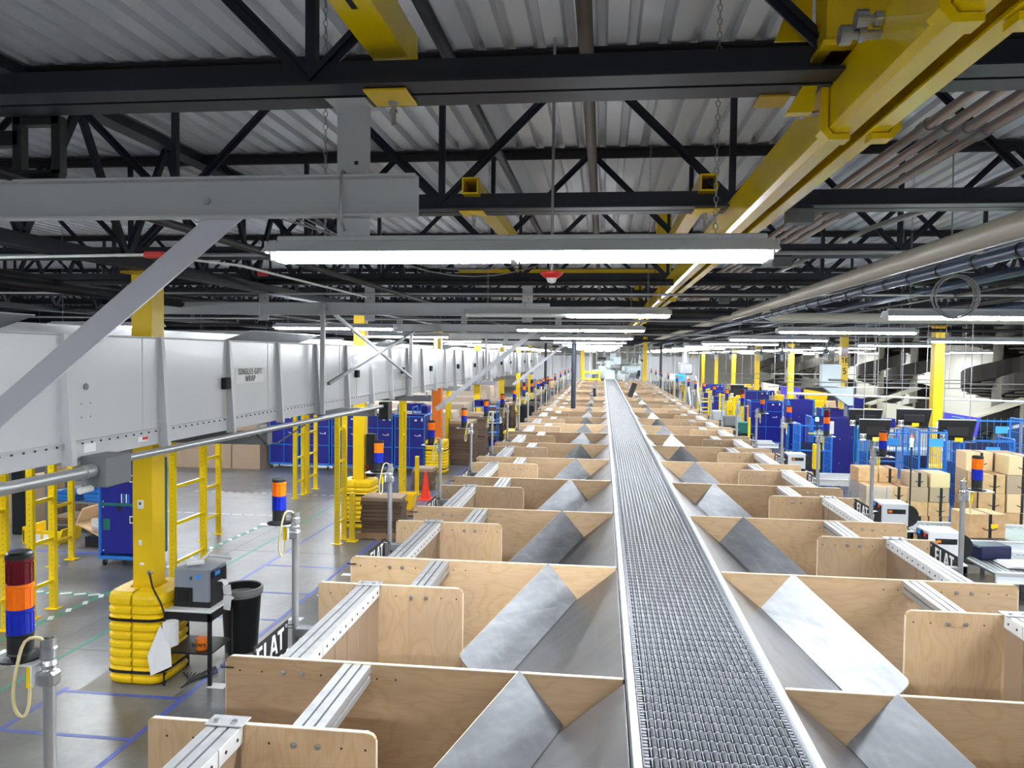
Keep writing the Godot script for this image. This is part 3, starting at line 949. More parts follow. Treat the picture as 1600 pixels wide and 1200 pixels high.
	for side in [-1, 1]:
		var sn := "left" if side < 0 else "right"
		var ox := -1.76 if side < 0 else 2 * MID + 1.76
		var turn := 0.0 if side < 0 else PI
		var mx := 0.0 if side < 0 else 2 * MID
		for i in CELLS:
			var zl := -1.6 - PITCH * i
			var zs := zl - 1.2
			var o: String = ORD[i]
			# long divider
			var t := thing("divider_board", "long plywood divider board on the %s of the belt, %s from the camera" % [sn, o], "plywood divider", V(ox, top - bh, zl), turn, "long plywood dividers")
			part(t, "panel", long_m, "ply_%d" % ((i + (0 if side < 0 else 1)) % 2))
			if i < 14: part(t, "edge_band", le_m, "ply_edge")
			if i < 9:
				for x in [0.285, 0.375]: part(t, "bolt", bolt, "steel", V(x, 0.885, 0))
				for x in [0.07, 0.18, 0.47, 0.74, 0.83]: part(t, "bolt_hole", hole, "black", V(x, 0.885, 0))
				if i > 0: part(t, "cable_tie", tie, "black")
			# short divider
			t = thing("short_divider_board", "short plywood board by the outer %s edge, %s from the camera" % [sn, o], "plywood divider", V(ox, top - bh, zs), turn, "short plywood dividers")
			part(t, "panel", short_m, "ply_%d" % (2 + (i + (0 if side < 0 else 1)) % 2))
			if i < 14: part(t, "edge_band", se_m, "ply_edge")
			if i < 9:
				for x in [0.60, 0.695]: part(t, "bolt", bolt, "steel", V(x, 0.885, 0))
				for x in [0.08, 0.19, 0.50, 0.79, 0.885]: part(t, "bolt_hole", hole, "black", V(x, 0.885, 0))
			# outer rail with its slatted wall
			var rx := -1.43 if side < 0 else 2 * MID + 1.43
			t = thing("slatted_rail", "grooved aluminium rail over brown slats, outer %s edge, %s from the camera" % [sn, o], "aluminium rail", V(rx, top + 0.004, zl - 0.011 if side < 0 else zs + 0.011), turn, "outer aluminium rails")
			part(t, "rail", railA, "alum")
			part(t, "groove", ga_m, "groove")
			if i < 12:
				for k in 6:
					var zz := -la / 2 + 0.196 * (k - 2.5)
					var sq := part(t, "side_plate", sp, "alum_white", V(0.067, -0.036, zz))
					if i < 7: part(sq, "screws", scr, "groove", V(0.002, 0, 0)).set_meta("kind", "stuff")
					part(t, "slat", slat, "slat", V(0.055, -0.075, zz))
			else: part(t, "slats", bx(0.055, -0.455, -la / 2, 0.011, 0.76, la - 0.02), "slat")
			if i < 8:
				var cz := (-la - 0.008) if side < 0 else 0.008
				var cp := part(t, "end_cap_plate", cap, "alum", V(0, 0, cz))
				part(cp, "bolt", capb_m, "steel", V(0, 0, 0.0 if side < 0 else -0.036))
			# inner rail
			var ix := -1.113 if side < 0 else 2 * MID + 1.113
			t = thing("grooved_rail", "short grooved aluminium rail, inner %s side, %s from the camera" % [sn, o], "aluminium rail", V(ix, top - 0.002, zs - 0.01 if side < 0 else zs - 0.01 - lb), turn, "inner aluminium rails")
			part(t, "rail", railB, "alum")
			part(t, "groove", gb_m, "groove")
			# steel chute and its deflector
			t = solo("chute_slide", "dark steel chute sloping down from the belt's %s side, %s from the camera" % [sn, o], "chute", slide[side], "slide", V(mx, 0, zl - PITCH), 0, "steel chutes")
			t = thing("deflector_plate", "smeared pale metal deflector plate, chutes %s of the belt, %s from the camera" % [sn, o], "deflector", V(mx, 0, zl - PITCH + 0.012), 0, "deflector plates")
			part(t, "metal_face", plate[side], "plate_%d" % (i % 3))
			part(t, "wooden_back", pedge[side], "ply_edge")
			# pole with its stack light
			if i > 22: continue
			var px := -1.61 if side < 0 else 2 * MID + 1.61
			var pz := zl - 0.46
			var p := thing("signal_pole", "galvanised pole clamped to the sorter's %s edge, %s from the camera" % [sn, o], "pole", V(px, 1.71, pz), turn, "poles along the sorter")
			part(p, "pole", pole, "galv")
			part(p, "foot", foot, "grey_dark", V(0.04, 0.02, 0))
			if true:
				part(p, "coupling", coup, "steel")
				part(p, "clamp", clmp, "steel")
				part(p, "bracket", G.new().box(V(-0.10, 1.213, 0.0), V(0.17, 0.005, 0.10)).box(V(-0.03, 1.18, 0.0), V(0.005, 0.07, 0.07)).mesh(), "alum_white")
				var cb := G.new()
				cb.tube(smooth([V(0, 1.24, 0), V(-0.01, 1.285, 0.02), V(-0.035, 1.285, 0.05), V(-0.05, 1.22, 0.062), V(-0.065, 1.14, 0.06), V(-0.072, 1.08, 0.045), V(-0.066, 1.05, 0.025), V(-0.056, 1.08, 0.012), V(-0.058, 1.2, 0.0)]), 0.005, 6)
				part(p, "cable", cb.mesh(), "cable_beige")
				part(p, "plug", G.new().cyl(V(-0.058, 1.2, 0.0), V(-0.058, 1.13, 0.004), 0.011, -1, 8).mesh(), "yellow")
			if i >= 12 and i % 2 == 1: continue
			stack_light(V(px - (0.09 if side < 0 else -0.09), 1.71 + 1.216, pz), (side < 0 and i in [0, 8, 9]) or (side > 0 and i in [4, 7]), "stack light with %s lenses, sorter's %s edge, %s from the camera" % ["red, orange and blue" if (side < 0 and i in [0, 8, 9]) or (side > 0 and i in [4, 7]) else "orange and blue", sn, o])
			if i < 12 and i > 0: banner(side, px, pz, zl, zs, sn, o)
	# --- the frame under it all
	var fr := thing("sorter_frame", "steel leg frame carrying the plywood chutes of the sorter", "frame", Vector3.ZERO)
	var lg := bx(0, 0.705, 0, 0.08, 1.41, 0.08, 0.006)
	for i in CELLS:
		for x in [-1.68, -0.9, 2 * MID + 0.9, 2 * MID + 1.68]: part(fr, "leg", lg, "grey_dark", V(x, 0, -1.6 - PITCH * i))
		part(fr, "cross_beam", bx(MID, 1.4, -1.6 - PITCH * i, 4.4, 0.075, 0.07), "grey_dark")
	for x in [-1.68, -0.9, 2 * MID + 0.9, 2 * MID + 1.68]: part(fr, "side_beam", bx(x, 1.32, -24, 0.07, 0.09, 47), "grey_dark")
	roller_belt()

func stack_light(at: Vector3, three: bool, label: String) -> void:
	var t := thing("stack_light", label, "stack light", at, 0, "stack lights along the sorter")
	var d := [Vector2(0.0, 0.0), Vector2(0.062, 0.0), Vector2(0.062, 0.006), Vector2(0.037, 0.014), Vector2(0.035, 0.02), Vector2(0.035, 0.068), Vector2(0.037, 0.07), Vector2(0.037, 0.076), Vector2(0, 0.076)]
	part(t, "base", _keep("sl_base", func(): return G.new().lathe(Vector3.ZERO, d, 18).mesh()), "black")
	var lens: Mesh = _keep("sl_lens", func():
		var g := G.new()
		g.lathe(Vector3.ZERO, [Vector2(0.0, 0.0), Vector2(0.0345, 0.0), Vector2(0.0345, 0.062), Vector2(0.037, 0.064), Vector2(0.037, 0.074), Vector2(0, 0.074)], 18)
		for k in 12:
			var a := TAU * k / 12
			g.box(V(cos(a) * 0.0345, 0.031, -sin(a) * 0.0345), V(0.003, 0.058, 0.003))
		return g.mesh())
	var y := 0.076
	for m in (["lens_blue", "orange", "dark_red"] if three else ["lens_blue", "orange"]):
		part(t, "lens", lens, m, V(0, y, 0)).set_meta("label", {"lens_blue": "blue lens", "orange": "orange lens", "dark_red": "dark red lens"}[m])
		y += 0.074
	part(t, "cap", _keep("sl_cap", func(): return G.new().lathe(Vector3.ZERO, [Vector2(0.037, 0), Vector2(0.037, 0.014), Vector2(0.03, 0.02), Vector2(0, 0.02)], 18).mesh()), "black" if three else "black_matte", V(0, y, 0))

var kept := {}
func _keep(key: String, f: Callable) -> Mesh:
	if not kept.has(key): kept[key] = f.call()
	return kept[key]

func smooth(p: Array) -> Array:
	var c := Curve3D.new()
	for i in p.size():
		var t: Vector3 = (p[mini(i + 1, p.size() - 1)] - p[maxi(i - 1, 0)]) / 6.0
		c.add_point(p[i], -t, t)
	var o := []
	for i in (p.size() - 1) * 3 + 1: o.append(c.samplef(i / 3.0))
	return o

func banner(side: int, px: float, pz: float, zl: float, zs: float, sn: String, o: String) -> void:
	# black vinyl sheet tied beside the pole, its lettering towards the belt
	var z0 := pz + 0.43 if side < 0 else pz - 0.03
	var z1 := pz + 0.03 if side < 0 else pz - 0.58
	var t := thing("banner", "black lettered banner on the sorter's %s edge, %s from the camera" % [sn, o], "banner", V(px, 2.07, (z0 + z1) / 2), PI / 2 if side < 0 else -PI / 2, "flat sorter banners")
	var w := absf(z1 - z0)
	var sh := bx(0, 0.175, -0.03, w, 0.35, 0.003)
	part(t, "sheet", sh, "black_matte")
	for s in [-1, 1]:
		part(t, "grommet", G.new().torus(V(s * (w / 2 - 0.025), 0.325, -0.027), Vector3.RIGHT, Vector3.UP, 0.009, 0.003, 12, 5).mesh(), "steel")
	if i_ok(o):
		text(t, "lettering", "FLAT", 0.145, "white", Transform3D(Basis(), V(-0.02, 0.275, -0.026)))
		text(t, "lettering", "SORTER 2", 0.145 if side > 0 else 0.125, "white", Transform3D(Basis().scaled(V(0.8, 1, 1)), V(0.0, 0.15, -0.026)))
	part(t, "cable_tie", G.new().torus(V((w / 2 - 0.03) * 1.0, 0.325, -0.008), V(0, 0, 1), Vector3.RIGHT, 0.026, 0.003, 12, 4).mesh(), "black")

func i_ok(o: String) -> bool: return ORD.find(o) < 7

func roller_belt() -> void:
	var t := thing("roller_belt_conveyor", "long grey roller-top belt conveyor running down the middle of the sorter", "conveyor", V(MID, 0, 0))
	part(t, "bed", bx(0, 2.28, -24.6, 0.60, 0.12, 47.2), "belt_dark")
	for s in [-1.0, 1.0]:
		var g := G.new()
		g.box(V(s * 0.319, 2.33, -24.6), V(0.03, 0.17, 47.2), 0.004)
		part(t, "side_rail", g.mesh(), "rail_white")
		part(t, "side_plate", bx(s * 0.338, 2.30, -24.6, 0.006, 0.16, 47.2), "black")
	part(t, "underframe", bx(0, 2.05, -24.6, 0.5, 0.36, 47.0), "grey_dark")
	for k in 24: part(t, "support", bx(0, 1.66, -2.0 - k * 1.95, 0.4, 0.43, 0.08), "grey_dark")
	# one row of the belt: a module of bars with a roller in every opening
	var pz := 0.0745
	var nr := 17
	var w := 0.53
	var pr := w / nr
	var m := G.new()
	m.box(V(0, -0.006, 0.0345), V(0.57, 0.006, 0.0025))
	m.box(V(0, -0.006, -0.0345), V(0.57, 0.006, 0.0025))
	for k in nr + 1: m.box(V(-w / 2 + pr * k, -0.0035, 0), V(0.003, 0.006, 0.056))
	for k in nr:
		m.box(V(-w / 2 + pr * (k + 0.5), -0.003, 0.0372), V(0.014, 0.011, 0.008), 0.001)
	for s in [-1.0, 1.0]: for q in 3: m.box(V(s * 0.286, -0.004, -0.025 + 0.025 * q), V(0.022, 0.01, 0.010))
	for s in [-1.0, 1.0]: m.box(V(s * 0.2955, -0.004, 0), V(0.005, 0.01, 0.07))
	var mod := m.mesh()
	var r := G.new()
	r.xf = Transform3D(Basis(V(0, 1, 0), 0.0), Vector3.ZERO)
	r.cyl(V(0, -0.004, -0.028), V(0, -0.004, 0.028), 0.0102, -1, 10)
	for s in [-1.0, 1.0]: r.cyl(V(0, -0.004, 0.028 * s), V(0, -0.004, 0.0305 * s), 0.0102, 0.007, 10)
	var rol := r.mesh()
	var y := 2.388
	var rows := 628
	var first := 22          # rows nearer than the frame's lower edge
	var mm := MultiMesh.new()
	mm.transform_format = MultiMesh.TRANSFORM_3D
	mm.mesh = rol
	var near := 17
	mm.instance_count = (rows - near) * nr
	var mo := MultiMesh.new()
	mo.transform_format = MultiMesh.TRANSFORM_3D
	mo.mesh = mod
	var nm := 120
	mo.instance_count = rows - nm
	var c := 0
	var d := 0
	for k in rows:
		var z := -1.02 - pz * k
		if k >= first and k < first + nm: part(t, "belt_module", mod, "belt", V(0, y, z))
		else:
			mo.set_instance_transform(d, Transform3D(Basis(), V(0, y, z)))
			d += 1
		for q in nr:
			var x := -w / 2 + pr * (q + 0.5)
			if k >= first and k < first + near: part(t, "belt_roller", rol, "belt_roller", V(x, y, z))
			else:
				mm.set_instance_transform(c, Transform3D(Basis(), V(x, y, z)))
				c += 1
	for q in [["belt_modules", mo, "belt"], ["belt_rollers", mm, "belt_roller"]]:
		var mi := MultiMeshInstance3D.new()
		mi.name = q[0]
		mi.multimesh = q[1]
		mi.material_override = M[q[2]]
		mi.set_meta("kind", "stuff")
		t.add_child(mi, true)

# ------------------------------------------------------------------ white conveyor on the left
func left_conveyor() -> void:
	var t := thing("enclosed_conveyor", "long white sheet-metal conveyor wall running along the sorter, lettered SINGLES GIFT WRAP", "conveyor", V(-4.6, 0, 0))
	var L := 1.45
	var up := bx(0, 3.5, 0, 0.036, 0.93, L - 0.03, 0.006)
	var kick := bx(0.004, 2.945, 0, 0.036, 0.15, L - 0.03, 0.004)
	var strip := G.new()
	strip.box(V(0.03, 3.035, 0), V(0.045, 0.008, L - 0.06)).box(V(0.022, 3.02, 0), V(0.008, 0.035, L - 0.06))
	var st := strip.mesh()
	var bl := G.new()
	for k in 11: bl.cyl(V(0.026, 3.008, -L / 2 + 0.1 + k * 0.125), V(0.036, 3.008, -L / 2 + 0.1 + k * 0.125), 0.009, -1, 6)
	var blm := bl.mesh()
	var w := PackedVector2Array([Vector2(0.0, 2.84), Vector2(0.105, 2.84), Vector2(0.095, 3.02), Vector2(0.035, 3.975), Vector2(0.0, 3.975)])
	var wedge := G.new().prism(w, -0.03, 0.03).mesh()
	var seam := bx(0.019, 3.5, 0, 0.006, 0.92, 0.02, 0.002)
	var lip := bx(0, 3.972, 0, 0.05, 0.014, L, 0.002)
	for k in range(-2, 35):
		var z := -6.07 - L * k - L / 2
		part(t, "upper_panel", up, "white_panel", V(0, 0, z))
		part(t, "lower_panel", kick, "white_panel", V(0, 0, z))
		part(t, "top_lip", lip, "grey_paint", V(0, 0, z))
		part(t, "stiffener", wedge, "grey_paint", V(0.016, 0, z + L / 2))
		if k < 22:
			part(t, "flange", st, "grey_paint", V(0, 0, z))
			part(t, "bolts", blm, "black", V(0, 0, z)).set_meta("kind", "stuff")
			if k % 2 == 0: part(t, "seam_strip", seam, "grey_paint", V(0, 0, z - 0.42))
	# signs and fittings
	var tx := Transform3D(Basis(Vector3.UP, PI / 2), V(0.0235, 3.58, -9.58))
	text(t, "lettering", "SINGLES GIFT", 0.105, "black", tx)
	tx.origin.y = 3.49
	text(t, "lettering", "WRAP", 0.105, "black", tx)
	part(t, "sign_sheet", bx(0.0195, 3.535, -9.58, 0.002, 0.2, 0.82), "paper")
	for k in 12:
		var z: float = [-8.87, -13.9, -17.2, -20.1, -24.0, -27.2, -31, -34.5, -38, -41, -45, -49][k]
		var b := part(t, "switch_box", bx(0.05, 3.45, z, 0.07, 0.14, 0.13, 0.01), "black_matte")
		part(b, "cord", G.new().tube([V(0.04, 3.38, z), V(0.05, 3.25, z + 0.01), V(0.035, 3.05, z)], 0.006, 5).mesh(), "cable_beige")
	part(t, "round_port", G.new().cyl(V(0.01, 3.51, -6.36), V(0.026, 3.51, -6.36), 0.03, -1, 16).mesh(), "grey_dark")
	for q in [[3.36, -6.3], [3.36, -6.42], [3.24, -6.3], [3.24, -6.42]]: part(t, "screw_hole", G.new().cyl(V(0.01, q[0], q[1]), V(0.02, q[0], q[1]), 0.008, -1, 8).mesh(), "grey_dark")
	part(t, "warning_label", bx(0.024, 2.95, -7.2, 0.002, 0.05, 0.16), "paper")
	part(t, "red_label", bx(0.0255, 2.955, -7.24, 0.001, 0.03, 0.09), "red")
	part(t, "paper_label", bx(0.024, 2.96, -6.4, 0.002, 0.08, 0.16), "paper")
	# the conveyor bed behind it
	part(t, "bed", bx(-2.0, 3.0, -31, 1.9, 0.12, 54), "grey_dark")
	part(t, "far_wall", bx(-2.98, 3.56, -31, 0.04, 1.26, 54), "white_panel")
	part(t, "inner_wall", bx(-1.05, 3.45, -31, 0.04, 1.02, 54), "white_panel")
	for k in 4:
		var z := -6.0 - k * 7.4
		var g := G.new()
		g.xf = Transform3D(Basis(V(0, 0, 1), 0.32), V(-1.6, 4.0, z))
		g.box(Vector3.ZERO, V(1.15, 0.012, 2.2 + 0.8 * (k % 2)))
		part(t, "cover_sheet", g.mesh(), "white_panel")
	# cross beams that carry it, and the hangers
	for k in 8:
		var z: float = [-5.0, -10.0, -14.95, -20.0, -26.0, -32.0, -40.0, -50.0][k]
		part(t, "cross_beam", bx(-1.7, 2.66, z, 3.6, 0.17, 0.15, 0.006), "grey_dark")
		part(t, "beam_bracket", bx(-0.02, 2.78, z, 0.07, 0.12, 0.2, 0.004), "grey_paint")
		for x in [-1.1, -2.9]: part(t, "pedestal", bx(x, 2.84, z, 0.1, 0.22, 0.1), "grey_dark")
	for q in [[-11.83, 4.62], [-17.5, 4.5], [-20.2, 4.6], [-29.1, 4.6]]:
		var hb := part(t, "hanger", bx(0.16, (q[1] + 2.85) / 2, q[0], 0.07, q[1] - 2.85, 0.07, 0.004), "grey_paint")
		part(hb, "clip", G.new().torus(V(0.16, q[1] - 0.08, q[0]), Vector3.UP * 1.4, V(0, 0, 1), 0.07, 0.008, 16, 5).mesh(), "steel")
	var xb := G.new()
	part(t, "cross_brace", G.new().bar(V(0.19, 4.56, -11.9), V(0.19, 3.28, -17.45), 0.05, 0.05).mesh(), "grey_paint")
	part(t, "cross_brace", G.new().bar(V(0.23, 3.34, -11.9), V(0.23, 4.34, -17.45), 0.05, 0.05).mesh(), "grey_dark")
	# pipe and box under the edge
	var p := thing("conduit_run", "grey conduit with a junction box under the white conveyor's lower edge", "conduit", Vector3.ZERO)
	part(p, "large_pipe", G.new().cyl(V(-4.43, 2.83, -2.5), V(-4.43, 2.78, -6.2), 0.05, -1, 16).cyl(V(-4.43, 2.80, -5.1), V(-4.43, 2.797, -5.2), 0.056, -1, 16).cyl(V(-4.43, 2.78, -6.1), V(-4.43, 2.78, -6.22), 0.062, -1, 12).mesh(), "steel_pipe")
	part(p, "junction_box", bx(-4.43, 2.765, -6.42, 0.25, 0.27, 0.36, 0.008), "grey_dark")
	part(p, "thin_pipe", G.new().cyl(V(-4.47, 2.82, -6.6), V(-4.45, 2.76, -15.2), 0.037, -1, 14).cyl(V(-4.469, 2.802, -9.2), V(-4.469, 2.8, -9.3), 0.044, -1, 14).mesh(), "steel_pipe")
	part(p, "end_box", bx(-4.45, 2.66, -15.45, 0.2, 0.36, 0.3, 0.01), "black")
	part(p, "plug", G.new().cyl(V(-4.46, 2.62, -6.25), V(-4.46, 2.62, -6.1), 0.03, -1, 12).mesh(), "white")
	part(p, "hanging_cable", G.new().tube([V(-4.5, 2.75, -9.6), V(-4.52, 2.6, -9.9), V(-4.52, 2.56, -10.3), V(-4.5, 2.66, -10.8), V(-4.48, 2.74, -11.2)], 0.012, 6).mesh(), "black")

# ------------------------------------------------------------------ columns
func sq_ring(r: float, t: float) -> Vector2:
	var c := cos(t)
	var s := sin(t)
	var k := pow(pow(absf(c), 4.5) + pow(absf(s), 4.5), -1.0 / 4.5)
	return Vector2(c, s) * r * k

func wavy(prof: Array, t0: float, t1: float, seg: int) -> ArrayMesh:   # rounded-square shell from angle t0 to t1
	var g := G.new()
	for i in prof.size() - 1:
		var a: Vector2 = prof[i]
		var b: Vector2 = prof[i + 1]
		for k in seg:
			var u0 := lerpf(t0, t1, float(k) / seg)
			var u1 := lerpf(t0, t1, float(k + 1) / seg)
			var p := sq_ring(a.x, u0)
			var q := sq_ring(a.x, u1)
			var p2 := sq_ring(b.x, u0)
			var q2 := sq_ring(b.x, u1)
			g.quad(V(p.x, a.y, -p.y), V(q.x, a.y, -q.y), V(q2.x, b.y, -q2.y), V(p2.x, b.y, -p2.y))
	return g.mesh()

func columns() -> void:
	var prof := [Vector2(0.30, 0.0), Vector2(0.345, 0.03), Vector2(0.355, 0.06)]
	for k in 9:
		var y := 0.08 + k * 0.1
		prof.append_array([Vector2(0.355, y), Vector2(0.338, y + 0.018), Vector2(0.338, y + 0.034), Vector2(0.357, y + 0.058), Vector2(0.357, y + 0.082)])
	prof.append_array([Vector2(0.355, 1.0), Vector2(0.345, 1.04), Vector2(0.30, 1.07), Vector2(0.17, 1.075), Vector2(0.17, 0.9)])
	var ha := wavy(prof, -PI / 2 + 0.035, PI / 2 - 0.035, 24)
	var hb := wavy(prof, PI / 2 + 0.035, 1.5 * PI - 0.035, 24)
	var core := wavy([Vector2(0.29, 0.0), Vector2(0.33, 0.03), Vector2(0.33, 1.03), Vector2(0.29, 1.06)], 0, TAU, 32)
	var strap := wavy([Vector2(0.34, 0.0), Vector2(0.362, 0.002), Vector2(0.362, 0.034), Vector2(0.34, 0.036)], 0, TAU, 40)
	var shaft := G.new().box(V(0, 2.36, 0), V(0.25, 4.72, 0.26), 0.007).mesh()
	for side in [0, 1]:
		for k in 10:
			var z: float = (-8.44 - 7.96 * k) if side == 0 else (-21.6 - 8.0 * k)
			if z < -90: continue
			var x := -5.29 if side == 0 else 8.83
			var lab: String = "square steel column %s, %s from the camera" % ["yellow, behind the white conveyor" if side == 0 else "yellow, beyond the packing lanes", ORD[k]]
			if side == 0 and k == 2: lab = "square steel column wrapped in orange below the white conveyor"
			if side == 1 and k == 1: lab = "yellow steel column marked 1K 5 beyond the packing lanes"
			var c := thing("steel_column", lab, "column", V(x, 0, z), 0, "yellow roof columns")
			part(c, "shaft", shaft, "yellow_col")
			part(c, "cap_plate", bx(0, 4.735, 0, 0.42, 0.03, 0.42, 0.004), "yellow_dark")
			if side == 0 and k == 2:
				part(c, "orange_wrap", bx(0, 1.93, 0, 0.30, 1.75, 0.31, 0.02), "orange_wrap")
			if side == 1 and k == 1:
				part(c, "red_band", bx(0, 4.1, 0, 0.26, 0.35, 0.27), "dark_red")
				text(c, "lettering", "1K", 0.3, "black", Transform3D(Basis().scaled(V(0.75, 1, 1)), V(0, 3.78, 0.133)))
				text(c, "lettering", "5", 0.34, "black", Transform3D(Basis().scaled(V(0.75, 1, 1)), V(0, 3.38, 0.133)))
				part(c, "line", bx(0, 3.6, 0.131, 0.25, 0.015, 0.002), "black")
				part(c, "safety_card", bx(0.01, 1.78, 0.132, 0.1, 0.22, 0.003), "red")
				part(c, "card_face", bx(0.01, 1.78, 0.134, 0.05, 0.16, 0.003), "paper")
			if side == 0 and k == 0:
				var o := part(c, "outlet", bx(-0.02, 2.05, 0.136, 0.07, 0.1, 0.02, 0.005), "white")
				part(o, "outlet_hole", bx(-0.02, 2.06, 0.147, 0.02, 0.03, 0.002), "black")
				part(c, "paint_chip", bx(-0.03, 1.6, 0.131, 0.04, 0.06, 0.002), "white")
				part(c, "paint_chip", bx(-0.01, 1.35, 0.131, 0.05, 0.03, 0.002), "white")
				part(c, "cable_gland", G.new().cyl(V(0.10, 1.26, 0.13), V(0.10, 1.26, 0.17), 0.025, -1, 10).mesh(), "steel")
				part(c, "power_cable", G.new().tube([V(0.10, 1.26, 0.16), V(0.2, 1.12, 0.26), V(0.36, 0.98, 0.36), V(0.42, 0.85, 0.38), V(0.40, 0.5, 0.39), V(0.42, 0.05, 0.40)], 0.011, 6).mesh(), "black")
			if k < 2 and side == 1: part(c, "notice", bx(0.04, 2.05, 0.132, 0.14, 0.3, 0.004), "paper")
			var g := thing("column_guard", "ribbed yellow plastic guard strapped around the %s column %s" % [ORD[k], "behind the white conveyor" if side == 0 else "beyond the packing lanes"], "column guard", V(x, 0.002, z), 0, "yellow column guards")
			part(g, "core", core, "yellow_plastic")
			part(g, "half_shell", ha, "yellow_plastic")
			part(g, "half_shell", hb, "yellow_plastic")
			for y in [0.14, 0.74]: part(g, "strap", strap, "black", V(0, y, 0))

# ------------------------------------------------------------------ things on the floor
func guard_frame(x: float, z0: float, z1: float, label: String) -> void:
	var t := thing("support_frame", label, "support frame", V(x, 0, (z0 + z1) / 2), 0, "yellow conveyor support frames")
	var d := absf(z1 - z0)
	var post := PackedVector2Array([Vector2(-0.05, -0.03), Vector2(0.05, -0.03), Vector2(0.05, 0.03), Vector2(0.043, 0.03), Vector2(0.043, -0.022), Vector2(-0.043, -0.022), Vector2(-0.043, 0.03), Vector2(-0.05, 0.03)])
	var pm: Mesh = _keep("post", func():
		var g := G.new()
		g.xf = Transform3D(Basis(Vector3.RIGHT, -PI / 2), Vector3.ZERO)
		g.prism(post, 0.0, 2.575)
		return g.mesh())
	var hm: Mesh = _keep("holes", func():
		var g := G.new()
		for k in 32: g.cyl(V(0.0, 0.12 + k * 0.076, 0.0295), V(0.0, 0.12 + k * 0.076, 0.0312), 0.007, -1, 6)
		return g.mesh())
	var bp: Mesh = _keep("post_base", func(): return G.new().box(V(0, 0.006, 0), V(0.2, 0.012, 0.16), 0.003).mesh())
	for s in [-1.0, 1.0]:
		part(t, "post", pm, "yellow", V(0, 0, s * d / 2))
		part(t, "post_holes", hm, "black", V(0, 0, s * d / 2)).set_meta("kind", "stuff")
		part(t, "base_plate", bp, "yellow", V(0, 0, s * d / 2))
	for y in [0.42, 1.05, 1.65, 2.3]: part(t, "rung", bx(0, y, 0, 0.045, 0.05, d, 0.004), "yellow")

func caster(p: Node3D, at: Vector3) -> void:
	var c := part(p, "caster", _keep("caster", func(): return G.new().box(V(0, 0.105, 0), V(0.07, 0.02, 0.07)).box(V(0.022, 0.075, 0.01), V(0.004, 0.06, 0.04)).box(V(-0.022, 0.075, 0.01), V(0.004, 0.06, 0.04)).mesh()), "steel", at)
	part(c, "wheel", _keep("wheel", func(): return G.new().cyl(V(-0.016, 0.055, 0.015), V(0.016, 0.055, 0.015), 0.055, -1, 16).mesh()), "rubber")

